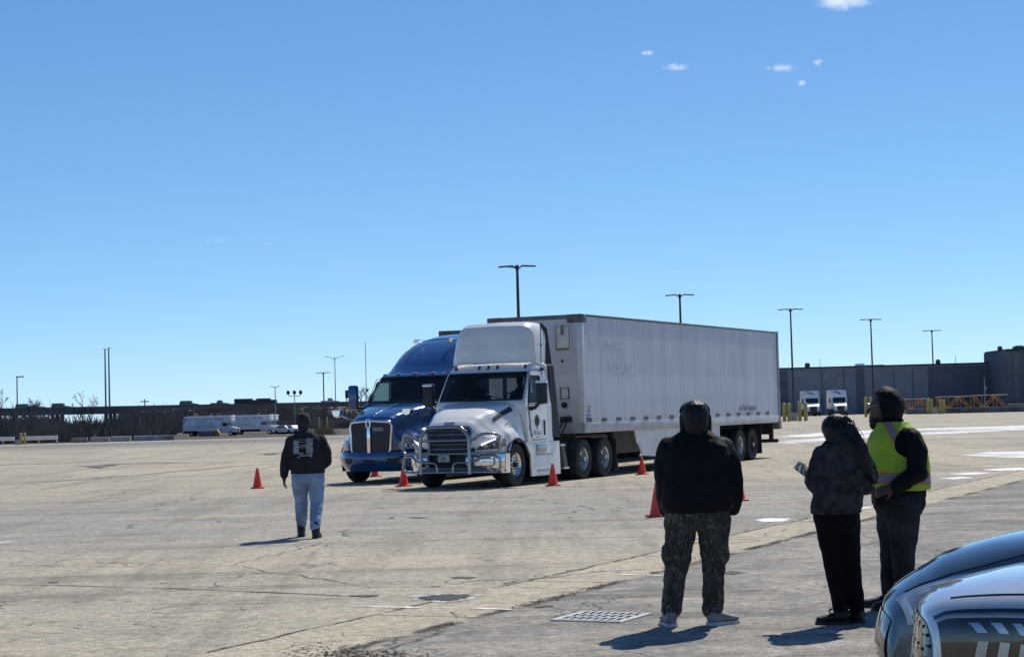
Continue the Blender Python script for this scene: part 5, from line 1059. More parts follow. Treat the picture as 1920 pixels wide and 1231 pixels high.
# trees without leaves
BARK = M('bark', (.05, .043, .038), .95, nscale=2, namt=.3)
def bare_tree(px, d, top_py, seed, label, lean=0.0, wide=1.0):
    base = far(px, d); H_ = at(px, top_py, d).z-base.z; rnd = random.Random(seed)
    t = empty('bare_tree', base, 0, label, 'tree', 'bare trees beyond the lot')
    tr, cr = MB(), MB(); px1 = d/FPX*1.6
    def grow(mb, p, dr, L_, r_, lev):
        q = p; pts = [p]
        for s_ in range(3): dr = (dr+Vector((rnd.uniform(-.16, .16), rnd.uniform(-.16, .16), .04))).normalized(); q = q+dr*L_/3; pts.append(q)
        mb.tube(pts, [max(r_*(1-.14*i), px1*.12) for i in range(4)], 5)
        if lev == 0: return
        for k in range(rnd.choice((3, 4)) if lev > 1 else 4):
            a = rnd.uniform(0, 6.28); sp = rnd.uniform(.35, .8)*wide
            nd = (dr+Vector((math.cos(a)*sp, math.sin(a)*sp, rnd.uniform(-.05, .25)))).normalized()
            grow(cr, pts[rnd.choice((2, 3, 3))], nd, L_*rnd.uniform(.5, .72), r_*.55, lev-1)
    grow(tr, Vector((0, 0, 0)), Vector((lean, 0, 1)).normalized(), H_*.42, H_*.022, 4)
    tr.build('trunk', BARK, t); cr.build('crown', BARK, t)
bare_tree(4, 400, 736, 1, 'bare tree at the left edge showing over the overpass', 0, 1.1)
bare_tree(52, 420, 738, 2, 'thin spreading bare tree behind the single arm lamp post')
bare_tree(172, 430, 736, 3, 'small round topped bare tree left of the twin poles')
bare_tree(152, 240, 755, 4, 'dark leaning bare tree in the brush before the bridge', .3)
bare_tree(680, 520, 720, 6, 'pale bare tree behind the green highway sign', 0, 1.2)
bare_tree(300, 520, 746, 7, 'low broad bare tree right of the twin poles on the overpass', 0, 1.6)
# lamp posts
def lamp(name, px, d, top_py, label, kind, mat=POLEM, group=None, rw=.13, arm=1.1, ry=0.0, base=None):
    b = far(px, d); H_ = at(px, top_py, d).z-b.z; d_x = at(px, top_py, d).x-b.x
    t = empty(name, b, ry, label, 'lamp post', group)
    mb = MB(); mb.cyl((0, 0, 0), (0, 0, H_-.1), rw, rw*.62, 10); mb.bx(-.25, .25, -.25, .25, -.2, .12, .03); mb.build('pole', mat, t)
    if kind == 'T':
        for s_ in (-1, 1):
            mb = MB(); mb.cyl((0, 0, H_-.22), (s_*.3, 0, H_-.06), .05, .05, 6); mb.box((s_*(.3+arm*.45), 0, H_-.03), (arm*.95, .36, .1), Matrix.Rotation(s_*R(3), 3, 'Y'), .03); mb.build('lamp_head', mat, t)
        mb = MB(); mb.cyl((0, 0, H_-.3), (0, 0, H_+.05), .13, .13, 8); mb.build('bracket', mat, t)
    elif kind == 'arm':
        mb = MB(); mb.bx(-.06, arm, -.12, .12, H_-.12, H_, .02); mb.build('lamp_head', mat, t)
    elif kind == 'Y':
        for s_ in (-1, 1):
            mb = MB(); mb.tube([(0, 0, H_-arm*.42), (s_*arm*.35, 0, H_-arm*.22), (s_*arm*.75, 0, H_-arm*.06), (s_*arm, 0, H_)], [.08, .07, .06, .05], 6); mb.box((s_*arm*1.15, 0, H_), (arm*.5, .35, .14), Matrix.Rotation(-s_*R(8), 3, 'Y'), .03); mb.build('lamp_head', mat, t)
    elif kind == 'flood':
        mb = MB(); mb.cyl((-1.2, 0, H_-1.0), (1.2, 0, H_-1.0), .07, .07, 6); mb.build('crossarm', mat, t)
        for s_ in (-1, 0, 1):
            mb = MB(); mb.cyl((s_*1.15, 0, H_-1), (s_*1.25, 0, H_-.5), .06, .06, 6); mb.ball((s_*1.3, 0, H_-.25), (.36, .4, .48), 12); mb.build('lamp_head', POLEM, t)
    elif kind == 'tip':
        mb = MB(); mb.bx(-.6*arm, .35, -.12, .12, H_-.12, H_+.05, .02); mb.build('lamp_head', mat, t)
    if base:
        mb = MB(); mb.cyl((0, 0, -.2), (0, 0, base), .4, .38, 14); mb.build('concrete_base', CONC, t)
    return t
gT = 'black double headed lot lamps'
b_ = lamp('lamp_post', 977, 128, 498, 'tallest looking black double lamp post rising above the trailer front', 'T', group=gT, rw=.16)
mb = MB(); hh = at(977, 498, 128).z-tz(0, 128); mb.box((-.35, .55, hh-.02), (.36, .95, .1), Matrix.Rotation(R(-32), 3, 'Z'), .03); mb.build('lamp_head', POLEM, b_)
lamp('lamp_post', 1281, 166, 552, 'black double lamp post rising behind the middle of the trailer roof', 'T', group=gT, rw=.15)
lamp('lamp_post', 1488, 195, 579, 'black double lamp post just right of the trailer, in the left bollard cluster', 'T', group=gT, base=.9)
lamp('lamp_post', 1638, 225, 598, 'black double lamp post right above the hooded head of the vest wearer', 'T', group=gT, base=.9)
lamp('lamp_post', 1752, 262, 619, 'shortest looking black double lamp post, farthest right before the warehouse', 'T', group=gT, base=1.0)
lamp('lamp_post', 608, 300, 698, 'dark double lamp post standing left of the blue truck', 'T', group=gT, rw=.14, arm=1.0)
lamp('lamp_post', 33, 195, 705, 'short dark lamp post with a single arm beside yellow bollards', 'arm', rw=.09, arm=.75, base=.5)
lamp('lamp_post', 630, 500, 668, 'tall pale highway lamp post with two long upswept arms', 'Y', GALV, rw=.16, arm=1.9)
lamp('lamp_post', 517, 345, 724, 'grey lamp post with two short V arms above the box trucks', 'Y', GALV, rw=.12, arm=.6)
lamp('lamp_post', 553, 380, 733, 'dark post carrying three round floodlights', 'flood', GALV, rw=.12)
lamp('mast', 199, 520, 654, 'left pole of the tall twin poles over the bridge', 'tip', GALV, 'tall twin poles', .3, 1.0)
lamp('mast', 206, 520, 652, 'right pole of the tall twin poles over the bridge', 'tip', GALV, 'tall twin poles', .3, 1.0, R(180))
t = lamp('mast', 688, 400, 640, 'very thin tall pale mast left of the blue truck cab', 'none', GALV, None, .1); t['category'] = 'mast'
# green highway sign
sg = empty('highway_sign', far(657, 480), R(4), 'green highway sign on two dark legs left of the blue truck', 'road sign')
zb_ = at(657, 746, 480).z-sg.location.z; zt_ = at(657, 731, 480).z-sg.location.z
mb = MB(); mb.box((0, 0, (zb_+zt_)/2), (2.5, .12, zt_-zb_)); mb.build('panel', M('sign_green', (.01, .06, .035), .6, nscale=1, namt=.1), sg)
mb = MB()
for z_, w_ in ((.74, .85), (.5, .7), (.28, .5)):
    for k in range(5): mb.box((-w_+2*w_*k/4, -.07, zb_+(zt_-zb_)*z_), (w_*.36, .02, .17))
mb.build('legend', M('sign_white', (.12, .2, .17), .6), sg)
for s_ in (-.9, 1.0): mb = MB(); mb.cyl((s_, .1, 0), (s_, .1, zt_-.2), .13); mb.build('leg', POLEM, sg)
up_ = empty('utility_pole', far(272, 560), 0, 'distant utility pole with crossarm above the overpass', 'utility pole'); hh = at(272, 741, 560).z
mb = MB(); mb.cyl((0, 0, 0), (0, 0, hh), .2, .15, 8); mb.build('pole', BARK, up_); mb = MB(); mb.bx(-1.3, 1.3, -.1, .1, hh-.9, hh-.6); mb.build('crossarm', BARK, up_)
# vehicles on the highway
def far_car(px, kind, col, label, py=None):
    x_ = hx(px); z_ = hz(px)-.8; o = empty('suv' if kind == 'suv' else 'pickup' if kind == 'pickup' else 'sedan', (x_, HD+4, z_), 0, label, kind if kind != 'sedan' else 'car', 'traffic on the overpass')
    mb = MB(); 
    body = [(-2.4, .4), (2.4, .4), (2.4, 1.0), (1.3, 1.12), (.9, 1.12)]
    roof = {'suv': [(.6, 1.85), (-2.1, 1.85), (-2.4, 1.2)], 'sedan': [(.3, 1.5), (-1.2, 1.5), (-1.9, 1.1), (-2.4, 1.05)], 'pickup': [(.5, 1.8), (-.5, 1.8), (-.7, 1.15), (-2.4, 1.15)]}[kind]
    mb.prism([(a, -.9, b) for a, b in body+roof], (0, 1.8, 0)); mb.build('body', M('far_paint', col, .35, coat=.5), o)
    mb = MB(); zt = roof[0][1]; mb.box((roof[0][0]/2+roof[1][0]/2, -.91, zt-.32), (abs(roof[0][0]-roof[1][0])*.86, .02, .36)); mb.build('side_window', DGLASS, o)
    for s_ in (-1.5, 1.5): mb = MB(); mb.cyl((s_, -.95, .36), (s_, .95, .36), .36); mb.build('wheel', RUBBER, o)
far_car(40, 'suv', (.02, .02, .022), 'dark vehicle on the overpass by the single arm lamp')
far_car(62, 'sedan', (.5, .5, .5), 'pale car on the overpass, first one right of the single arm lamp')
far_car(108, 'suv', (.02, .02, .025), 'dark high car on the overpass over the bridge opening')
far_car(350, 'suv', (.03, .032, .035), 'dark car on the overpass above the left box truck')
far_car(408, 'pickup', (.03, .03, .034), 'dark pickup on the overpass above the gap of the box trucks')
far_car(617, 'pickup', (.5, .5, .5), 'white pickup on the overpass beneath the upswept lamp')
for px, ln, lab in ((452, 4.6, 'long low grey trailer truck on the overpass'), (490, 3.6, 'short dark box truck on the overpass right of the long trailer')):
    o = empty('far_truck', (hx(px), HD+5, hz(px)-.8), 0, lab, 'truck', 'traffic on the overpass')
    mb = MB(); mb.bx(-ln/2, ln/2, -1.2, 1.2, .6, 2.1, .1); mb.build('cargo_box', M('far_box', (.12, .13, .13) if ln > 6 else (.04, .045, .05), .6), o)
    mb = MB(); mb.bx(ln/2+.1, ln/2+1.7, -1.1, 1.1, .6, 1.7, .2); mb.build('cab', DGLASS, o)
    for s_ in (-.7, .0, .8): mb = MB(); mb.cyl((s_*ln/2, -1.2, .5), (s_*ln/2, 1.2, .5), .5); mb.build('wheel', RUBBER, o)
# box trucks
BOXW = M('box_white', (.74, .76, .8), .5, nscale=.5, namt=.06); LETT = M('box_lettering', (.09, .1, .115), .6)
def box_truck(px, d, rz, label, writing):
    b = far(px, d); o = empty('box_truck', b, rz, label, 'box truck', 'white box trucks parked before the embankment')
    mb = MB(); mb.bx(-3.9, 3.0, -1.2, 1.2, .95, 3.5, .05); mb.bx(3.0, 4.85, -1.2, 1.2, 2.45, 3.5, .08); bx_ = mb.build('cargo_box', BOXW, o)
    mb = MB(); mb.bx(3.4, 4.88, -1.22, 1.22, 3.2, 3.53, .04); mb.build('roof_cap', M('roof_cap', (.8, .81, .82), .4), o)
    mb = MB(); mb.prism([(3.05, -1.05, .6), (5.7, -1.05, .6), (5.7, -1.05, 1.35), (4.7, -1.05, 1.55), (4.2, -1.05, 2.4), (3.05, -1.05, 2.4)], (0, 2.1, 0)); mb.build('cab', M('cab_white', (.62, .63, .65), .35, coat=.4), o)
    mb = MB(); mb.box((3.7, -1.06, 1.98), (.9, .03, .55)); mb.build('side_window', DGLASS, o)
    mb = MB(); mb.loft([[(4.28, y, 2.3), (4.7, y, 1.62)] for y in (-.95, .95)], closed=False); mb.build('windshield', DGLASS, o)
    mb = MB(); mb.box((5.72, 0, .95), (.06, 1.1, .5)); mb.build('grille', BLACKP, o)
    mb = MB(); mb.bx(5.65, 5.9, -1.1, 1.1, .45, .7, .04); mb.build('bumper', BLACKP, o)
    mb = MB(); mb.bx(-3.8, 5.4, -.5, .5, .55, .9); mb.bx(-4.0, -3.7, -1.1, 1.1, .55, .75); mb.build('chassis', DARK, o)
    for xx in (-2.4, 4.75):
        for s_ in (-1, 1): mb = MB(); mb.cyl((xx, s_*1.15, .42), (xx, s_*.8, .42), .42, .42, 18); wv = mb.build('wheel', RUBBER, o); mb = MB(); mb.cyl((xx, s_*1.16, .42), (xx, s_*1.1, .42), .22, .2, 14); mb.build('rim', ALU, wv)
    for i, (s_, sz, z_, x0) in enumerate(writing): text('lettering', s_, sz, LETT, bx_, (x0, -1.205, z_), (R(90), 0, 0), 'CENTER')
    mb = MB(); mb.tube([(4.1, -1.05, 2.2), (4.2, -1.45, 2.1)], .04, 5); mb.box((4.2, -1.5, 1.9), (.1, .2, .5)); mb.build('mirror', BLACKP, o); return o
wr = [('TWO MEN AND A TRUCK', .62, 2.75, 0), ('MOVERS WHO CARE', .3, 2.35, 0), ('LOCAL - LONG DISTANCE', .3, 1.9, .2), ('PACKING - STORAGE', .42, 1.5, 0)]
box_truck(387, 318, R(-10), 'white lettered box truck, left one of the two in front of the embankment', wr)
box_truck(461, 330, R(-10), 'white lettered box truck, right one of the two, behind the walking man', wr)
box_truck(472, 343, R(-10), 'white box truck mostly hidden, its nose just past the right lettered truck', [])
SNOWC = M('bright_car', (.7, .71, .72), .4)
for px, lab in ((535, 'white parked car just left of the walking man'), (548, 'white parked car half hidden by the walking man')):
    o = empty('sedan', far(px, 325), R(-30), lab, 'car', 'white cars parked beyond the lot')
    mb = MB(); mb.prism([(-2.3, -.9, .35), (2.3, -.9, .35), (2.3, -.9, .85), (1.1, -.9, 1.0), (.4, -.9, 1.5), (-1.2, -.9, 1.5), (-2.3, -.9, 1.0)], (0, 1.8, 0)); mb.build('body', SNOWC, o)
    mb = MB(); mb.box((-.35, -.91, 1.25), (1.5, .02, .32)); mb.build('side_window', DGLASS, o)
    for s_ in (-1.4, 1.4): mb = MB(); mb.cyl((s_, -.95, .34), (s_, .95, .34), .34); mb.build('wheel', RUBBER, o)
# clutter along the far left edge of the lot
def rail(px0, px1, d, label, h=.85):
    a, b = far(px0, d), far(px1, d); o = empty('guardrail', a, math.atan2(b.y-a.y, b.x-a.x), label, 'guardrail', 'white guardrails at the lot edge'); L_ = (b-a).length
    mb = MB(); mb.bx(0, L_, -.1, .05, h-.42, h, .03); mb.build('beam', M('rail_white', (.72, .68, .6), .5, nscale=1, namt=.1), o)
    k = 0
    while k*1.9 < L_-.1: mb = MB(); mb.bx(k*1.9, k*1.9+.15, .0, .15, 0, h-.05); mb.build('post', CONC, o); k += 1
rail(-30, 27, 196, 'white guardrail beam left of the yellow lamp bollards'); rail(37, 108, 194, 'white guardrail beam right of the yellow lamp bollards')
def bollard(px, d, h, label, grp, r_=.13, mat=None):
    b = far(px, d); mb = MB(); mb.lathe([(0, 0), (0, r_), (h-.1, r_), (h-.03, r_*.75), (h, 0)], 14, axis='Z'); o = mb.build('bollard', mat or YELLOW, smooth=50); o.location = b
    return tag(o, label, 'bollard', grp)
bollard(39, 190, 1.25, 'yellow bollard right beside the single arm lamp post', 'yellow bollards at the single arm lamp'); bollard(46, 190, 1.25, 'yellow bollard a step right of the single arm lamp post', 'yellow bollards at the single arm lamp')
LOGM = M('old_curb', (.3, .27, .24), .9, nscale=1, namt=.3)
for i, (a, b, d, c, lab) in enumerate([(132, 165, 200, (.2, .17, .15), 'brownish curb block at the lot edge, left one in the row'), (168, 206, 200, (.3, .28, .25), 'grey curb block at the lot edge, middle one in the row'), (206, 246, 202, (.36, .34, .31), 'pale curb block at the lot edge, right one in the row'), (248, 330, 206, (.34, .31, .28), 'long pale curb beam left of the left box truck')]):
    p, q = far(a, d), far(b, d); L_ = (q-p).length; mb = MB(); mb.box((L_/2, 0, .28), (L_*.94, .6, .56), None, .07, (1, .7)); o = mb.build('curb_block', M('curb_block', c, .9, nscale=1.2, namt=.35, bump=.3)); o.location = p; wob(o, .08, 1.5, i); tag(o, lab, 'curb block', 'curb blocks along the left lot edge')
cr = empty('loader_bucket', far(388, 300), R(-6), 'low grey skip with an orange end in front of the left box truck', 'skip')
mb = MB(); mb.box((0, 0, .55), (2.6, 1.2, .9), None, .06, (1.1, 1.1)); mb.build('tub', M('skip_grey', (.14, .15, .17), .7, nscale=1), cr); mb = MB(); mb.prism([(1.45, -.5, .1), (2.2, -.5, .1), (2.2, -.5, .6), (1.7, -.5, 1.2), (1.45, -.5, 1.0)], (0, 1.0, 0)); mb.build('end_frame', M('skip_orange', (.35, .2, .05), .7), cr)
bollard(598, 250, 2.4, 'pale tall bollard left of the pair by the dark double lamp', 'pale bollards left of the blue truck'); bollard(613, 250, 2.4, 'pale tall bollard right of the pair by the dark double lamp', 'pale bollards left of the blue truck')
rnd = random.Random(8); mb = MB()
for k in range(420):
    p = far(rnd.gauss(606, 9), rnd.uniform(246, 254)); h = rnd.uniform(.4, 1.5); a = rnd.uniform(-.4, .4); mb.poly([p-Vector((.06, 0, 0)), p+Vector((.06, 0, 0)), p+Vector((a, rnd.uniform(-.3, .3), h))])
tag(mb.build('dry_grass', M('dry_grass', (.22, .17, .09), .95), smooth=None), kind='stuff')
# ================================================================ warehouse and yard on the right
WD = 310.0
wall = M('warehouse_panel', (.165, .195, .23), .85, nscale=.5, namt=.1, bump=.15, bscale=5); wallD = M('warehouse_recess', (.08, .1, .125), .85, nscale=.4, namt=.1)
xl, xr = far(1380, WD).x, far(1857, WD).x; wz = at(1660, 686.5, WD).z
wh = empty('warehouse', (xl, WD, -.3), R(-1.2), 'long dark grey flat roofed warehouse with panelled wall behind the yard', 'warehouse')
L_ = xr-xl; hW = wz+.3
mb = MB(); mb.bx(0, L_+6, 0, 60, 0, hW); mb.build('wall', wall, wh)
def wxp(px): return far(px, WD).x-xl
for p0, p1 in ((1452, 1478), (1606, 1621), (1740, 1852)): mb = MB(); mb.bx(wxp(p0), wxp(p1), -.12, -.01, 0, hW-.35); mb.build('recessed_panel', wallD, wh)
for p0 in (1541, 1582, 1675, 1710): mb = MB(); mb.bx(wxp(p0), wxp(p0)+.18, -.04, -.003, 0, hW-.3); mb.build('panel_joint', wallD, wh)
mb = MB(); mb.bx(-.3, L_-.4, -.28, 60.3, hW, hW+.22); mb.build('roof_edge', DARK, wh)
zt2 = at(1890, 657, WD-12).z+.3
mb = MB(); mb.bx(L_-.35, L_+60, -12, 3, 0, zt2); mb.build('office_block', M('office_panel', (.09, .107, .13), .85, nscale=.3, namt=.1), wh)
mb = MB(); mb.bx(L_-.1, L_+60.3, -12.3, 3.3, zt2, zt2+.25); mb.build('parapet', DARK, wh)
for k, (o0, o1, m_) in enumerate(((.9, 1.7, 1), (2.6, 3.2, 1), (4.4, 5.4, 0), (6.6, 7.0, 0))):
    mb = MB(); mb.bx(L_+o0, L_+o1, -12.1, -12.003, 0, zt2-.3); mb.build('vertical_panel', M('office_stripe', (.12, .13, .145), .85) if m_ else wallD, wh)
def unit(px, py, w_, h_, y, label):
    p = at(px, py, y); mb = MB(); mb.box((0, 0, h_/2), (w_, w_, h_), None, .06); mb.bx(-w_*.3, w_*.3, -w_*.3, w_*.3, h_-.02, h_+.14); o = mb.build('roof_unit', M('roof_unit', (.08, .09, .1), .7)); o.location = (p.x, y, p.z); tag(o, label, 'roof unit', 'roof units on the warehouse')
unit(1875, 659, .7, .8, WD-6, 'small dark roof unit on the tall office block, leftmost of its two'); unit(1911, 658, 1.8, .8, WD-6, 'wider dark roof unit on the tall office block, at the right edge')
unit(1759, 684.5, .7, .9, WD+8, 'small roof unit on the low warehouse roof right of the last lamp post'); unit(1514, 692, .8, 1.0, WD+8, 'small roof unit on the low warehouse roof at its left end')
for px, py, h_, lab in ((1538, 691, 1.8, 'thin aerial on the warehouse roof left of the glare'), (1792, 683, 1.6, 'thin aerial on the warehouse roof near the tall block')):
    p = at(px, py, WD+6); mb = MB(); mb.cyl((0, 0, 0), (0, 0, h_), .05, .03, 6); mb.cyl((0, 0, 0), (0, 0, .12), .2, .2, 8); o = mb.build('aerial', GALV); o.location = p; tag(o, lab, 'aerial')
p = at(1637, 687, WD+14); mb = MB(); mb.box((0, 0, .3), (3.2, 4, .6), None, .1); mb.box((-2.4, 0, .45), (1.6, 2, .9), None, .2); o = mb.build('roof_glare', M('roof_glare', (.85, .86, .88), .15, coat=1)); o.location = (p.x, WD+14, wz); tag(o, 'white blocks standing for the glare on the warehouse roof by the fourth lamp post', 'roof_glare')  # no known roof part; white blocks put in for the bright glare
# yard trucks
def yard_truck(px, d, rz, label):
    b = far(px, d); o = empty('semi_truck', b, rz, label, 'truck', 'white trucks parked nose out at the warehouse')
    mb = MB(); mb.loft([[(-1.25, yy, z0), (1.25, yy, z0), (1.25*k, yy, z1), (-1.25*k, yy, z1)] for yy, z0, z1, k in ((-.5, 1.2, 2.3, .95), (-.2, 1.1, 3.4, .95), (.2, 1.1, 4.0, .96), (6, 1.1, 4.05, .98))]); cb = mb.build('cab_body', WHITE2, o, smooth=20)
    mb = MB(); mb.loft([[(-1.0*k, yy, .7), (1.0*k, yy, .7), (1.05*k, yy, zt), (-1.05*k, yy, zt)] for yy, zt, k in ((-2.3, 1.5, .85), (-1.8, 1.8, .95), (-.5, 2.05, 1.0))]); mb.build('hood', WHITE2, o)
    mb = MB(); mb.loft([[(-1.02, -.60, 2.1), (1.02, -.60, 2.1)], [(-.98, -.44, 2.85), (.98, -.44, 2.85)]], closed=False); mb.build('windshield', DGLASS, o)
    mb = MB(); mb.box((0, -2.32, 1.15), (1.15, .06, .8)); mb.build('grille', BLACKP, o)
    mb = MB(); mb.bx(-1.2, 1.2, -2.6, -2.3, .35, .72, .06); mb.build('bumper', BLACKP, o)
    for s_ in (-1, 1):
        mb = MB(); mb.box((s_*.86, -2.25, 1.1), (.3, .12, .25)); mb.build('headlight', LENS, o)
        mb = MB(); mb.box((s_*1.5, -.55, 2.4), (.22, .15, .75)); mb.cyl((s_*1.15, -.45, 2.2), (s_*1.5, -.5, 2.2), .04, .04, 5); mb.build('mirror', BLACKP, o)
        mb = MB(); mb.cyl((s_*1.2, -1.4, .5), (s_*.85, -1.4, .5), .5, .5, 16); mb.build('wheel', RUBBER, o)
        mb = MB(); mb.cyl((s_*1.2, 4, .5), (s_*.6, 4, .5), .5, .5, 16); mb.build('wheel', RUBBER, o)
    mb = MB(); mb.bx(-1.22, -.4, -.5, 6, .45, 1.05); mb.bx(.4, 1.22, -.5, 6, .45, 1.05); mb.build('fuel_tanks', DARK, o)
    mb = MB()
    for a, c in ((-.55, .18), (-.2, .0), (.12, -.12)): mb.box((a, -.2, 3.62+c), (.32, .02, .2), Matrix.Rotation(R(25), 3, 'Y'))
    q = mb.build('emblem', M('emblem_blue', (.02, .035, .12), .5), cb); q.location.y = -.06
yard_truck(1522, 292, R(-3), 'white truck with blue emblem on its roof, left one, behind the yellow bollards'); yard_truck(1573, 290, R(-3), 'white truck with blue emblem on its roof, right one, left of the vest wearer')
gB = 'yellow bollards round the lamp bases'
for px, d, h, lab in [(1470, 190, 1.95, 'yellow bollard nearest the trailer tail'), (1479, 190, 1.9, 'yellow bollard second from the trailer tail'), (1499, 190, 2.1, 'tall yellow bollard right of the concrete lamp base near the trailer'), (1510, 190, 1.95, 'yellow bollard in front of the left yard truck'),
                      (1623, 232, 2.55, 'left one of the two tall yellow bollards before the vest wearer face'), (1632, 232, 2.5, 'right one of the two tall yellow bollards before the vest wearer face'),
                      (1740, 258, 2.05, 'outer left yellow bollard at the last lamp post'), (1746, 258, 2.1, 'inner left yellow bollard at the last lamp post'), (1763, 258, 2.1, 'inner right yellow bollard at the last lamp post'), (1769, 258, 2.0, 'outer right yellow bollard at the last lamp post')]:
    bollard(px, d, h, lab, gB, .2)
# crane boom sections
ORANGE = M('boom_orange', (.55, .24, .05), .7, nscale=1.5, namt=.4)
def boom(px0, px1, d, h, label):
    a, b = far(px0, d), far(px1, d); L_ = (b-a).length; o = empty('crane_boom', a+Vector((0, 0, .55)), math.atan2(b.y-a.y, b.x-a.x), label, 'crane section', 'orange lattice crane sections lying in the yard')
    ch, la = MB(), MB(); wd = 1.9
    for y in (0, wd):
        for z in (0, h): ch.cyl((0, y, z), (L_, y, z), .1, .1, 6)
    n = max(3, int(L_/1.5)); s = L_/n
    for k in range(n):
        for y in (0, wd): la.cyl((k*s, y, 0 if k % 2 else h), (k*s+s, y, h if k % 2 else 0), .065, .065, 5); la.cyl((k*s, y, 0), (k*s, y, h), .05, .05, 5)
        for z in (0, h): la.cyl((k*s, 0, z), (k*s+s, wd, z), .05, .05, 5)
    ch.build('chords', M('boom_chord', (.5, .4, .26), .7, nscale=1, namt=.3), o); la.build('lacing', ORANGE, o)
    tb = MB()
    for k in (.15*L_, .85*L_): tb.bx(k-.15, k+.15, -.2, wd+.2, -.55, -.1)
    tb.build('timber_support', LOGM, o)
boom(1694, 1744, 284, 1.75, 'short orange lattice crane section left of the last lamp post'); boom(1757, 1822, 284, 1.95, 'orange lattice crane section just right of the last lamp post'); boom(1826, 1889, 286, 2.05, 'rusty orange lattice crane section at the right, before the tall block')
a, b = far(1888, 270), far(1990, 262); o = empty('pipe_stack', a, math.atan2(b.y-a.y, b.x-a.x), 'low stack of pale brown pipes at the right edge of the yard', 'pipe stack')
mb = MB()
for y, z in ((0, .2), (.42, .2), (.84, .2), (.2, .55), (.62, .55)): mb.cyl((0, y, z+.4), (9, y, z+.4), .2, .2, 10)
mb.build('pipes', M('pipe_brown', (.2, .16, .12), .8, nscale=1, namt=.3), o); mb = MB(); mb.bx(1, 1.3, -.2, 1.1, 0, .4); mb.bx(7, 7.3, -.2, 1.1, 0, .4); mb.build('timber_support', LOGM, o)
a, b = far(1700, 268), far(1990, 250); mb = MB(); mb.box(((b-a).length/2, 0, .4), ((b-a).length, .7, .8), None, .1, (1, .6)); o = mb.build('barrier', M('low_wall', (.1, .11, .115), .9, nscale=.6, namt=.3)); o.location = a; o.rotation_euler = (0, 0, math.atan2(b.y-a.y, b.x-a.x)); tag(o, 'long low dark concrete barrier under the orange crane sections', 'barrier')
sg2 = empty('sign_post', far(1847, 265), 0, 'grey post with a small plate standing before the crane sections', 'post'); mb = MB(); mb.cyl((0, 0, 0), (0, 0, 5.0), .09, .07, 8); mb.build('post', GALV, sg2); mb = MB(); mb.box((.15, -.12, 3.5), (.3, .05, .35)); mb.build('plate', GALV, sg2)
# ================================================================ parked cars in the foreground
def tr_st(st): return st
def build_car(name, label, nose, rz, st, paint, xshift, wheelx, wr_, rear_x, roof, lift=0.0):
    o = empty(name, nose, rz, label, 'car')
    def arch(x):
        best = 0
        for wx in wheelx:
            d = x-wx; rr = wr_+.06
            if abs(d) < rr: best = max(best, wr_+math.sqrt(rr*rr-d*d))
        return best
    S = Surf(st, xshift, lambda x, t, y, z: max(z, arch(x)) if t > .7 else z+lift*sstep(.78, .95, z))
    x1 = S.st[-1][0]; x0 = S.st[0][0]
    mb = MB(); S.shell(mb, x0, x1, 90, 81); zb = .24
    mb.grid(lambda v, k: (lambda p: Vector((p.x+.05*math.sin(k*math.pi*.9), p.y, p.z+(zb-p.z)*k)))(S.P(x1, abs(v), 1 if v >= 0 else -1)), lin(-1, 1, 81), lin(0, 1, 14))
    mb.grid(lambda v, k: (lambda p: Vector((p.x, p.y, p.z+(zb-p.z)*k)))(S.P(x0, abs(v), 1 if v >= 0 else -1)), lin(-1, 1, 41), lin(0, 1, 4))
    body = mb.build('body', paint, o, 50, weld=.0006)
    # cabin: glass tub and roof
    gz, tz_, xf0, xf1, xb1, xb0, hw0, hw1 = roof
    ring = lambda z, xf, xb, hw: [(xf, y*hw, z) for y in lin(-.9, .9, 7)]+[(xb, y*hw, z) for y in lin(.9, -.9, 7)]
    ring = lambda z, xf, xb, hw: [(xf-.12*abs(y)**3, y*hw, z) for y in lin(-1, 1, 9)]+[(xb+.1*abs(y)**3, y*hw, z) for y in lin(1, -1, 9)]
    mb = MB(); mb.loft([ring(gz, xf0, xb0, hw0), ring((gz+tz_)/2, (xf0+xf1)/2+.04, (xb0+xb1)/2, (hw0+hw1)/2+.03), ring(tz_-.04, xf1, xb1, hw1)]); mb.build('windows', DGLASS, o, 30)
    mb = MB(); mb.loft([ring(tz_-.045, xf1+.06, xb1-.06, hw1+.015), ring(tz_-.01, xf1-.0, xb1, hw1-.02), ring(tz_+.02, xf1-.2, xb1+.2, hw1-.2)]); mb.build('roof', paint, o, 60)
    mb = MB()
    for s in (-1, 1):
        mb.tube([(xf0-.1, s*hw0*1.0, gz), ((xf0+xf1)/2-.06, s*((hw0+hw1)/2+.025), (gz+tz_)/2), (xf1-.1, s*hw1, tz_-.03)], .04, 6); xm = (xf1+xb1)/2; mb.tube([(xm, s*(hw0+.0), gz), (xm, s*hw1, tz_-.03)], .045, 6); mb.tube([(xb0+.1, s*hw0, gz), (xb1+.1, s*hw1, tz_-.03)], .06, 6)
    mb.build('pillars', paint, o, 60)
    for s in (-1, 1):
        for wx in wheelx:
            wheel(o, wx, s*.80, s, 'alu', False, wr_, ALU)
        mb = MB(); mb.box((xf0-.35, s*(hw0+.2), gz+.1), (.16, .22, .15), None, .05); mb.cyl((xf0-.35, s*(hw0), gz+.02), (xf0-.35, s*(hw0+.15), gz+.06), .03); mb.build('wing_mirror', paint, o)
    mb = MB(); mb.bx(x0+.2, x1-.25, -.72, .72, .2, .55); mb.build('underbody', DARK, o)
    return o, S, body
SLATE = M('slate_paint', (.05, .09, .125), .2, metal=.3, coat=1.0, nscale=1.2, namt=.06)
SILV = M('silver_paint', (.58, .61, .64), .22, metal=.45, coat=1.0, nscale=1.2, namt=.05)
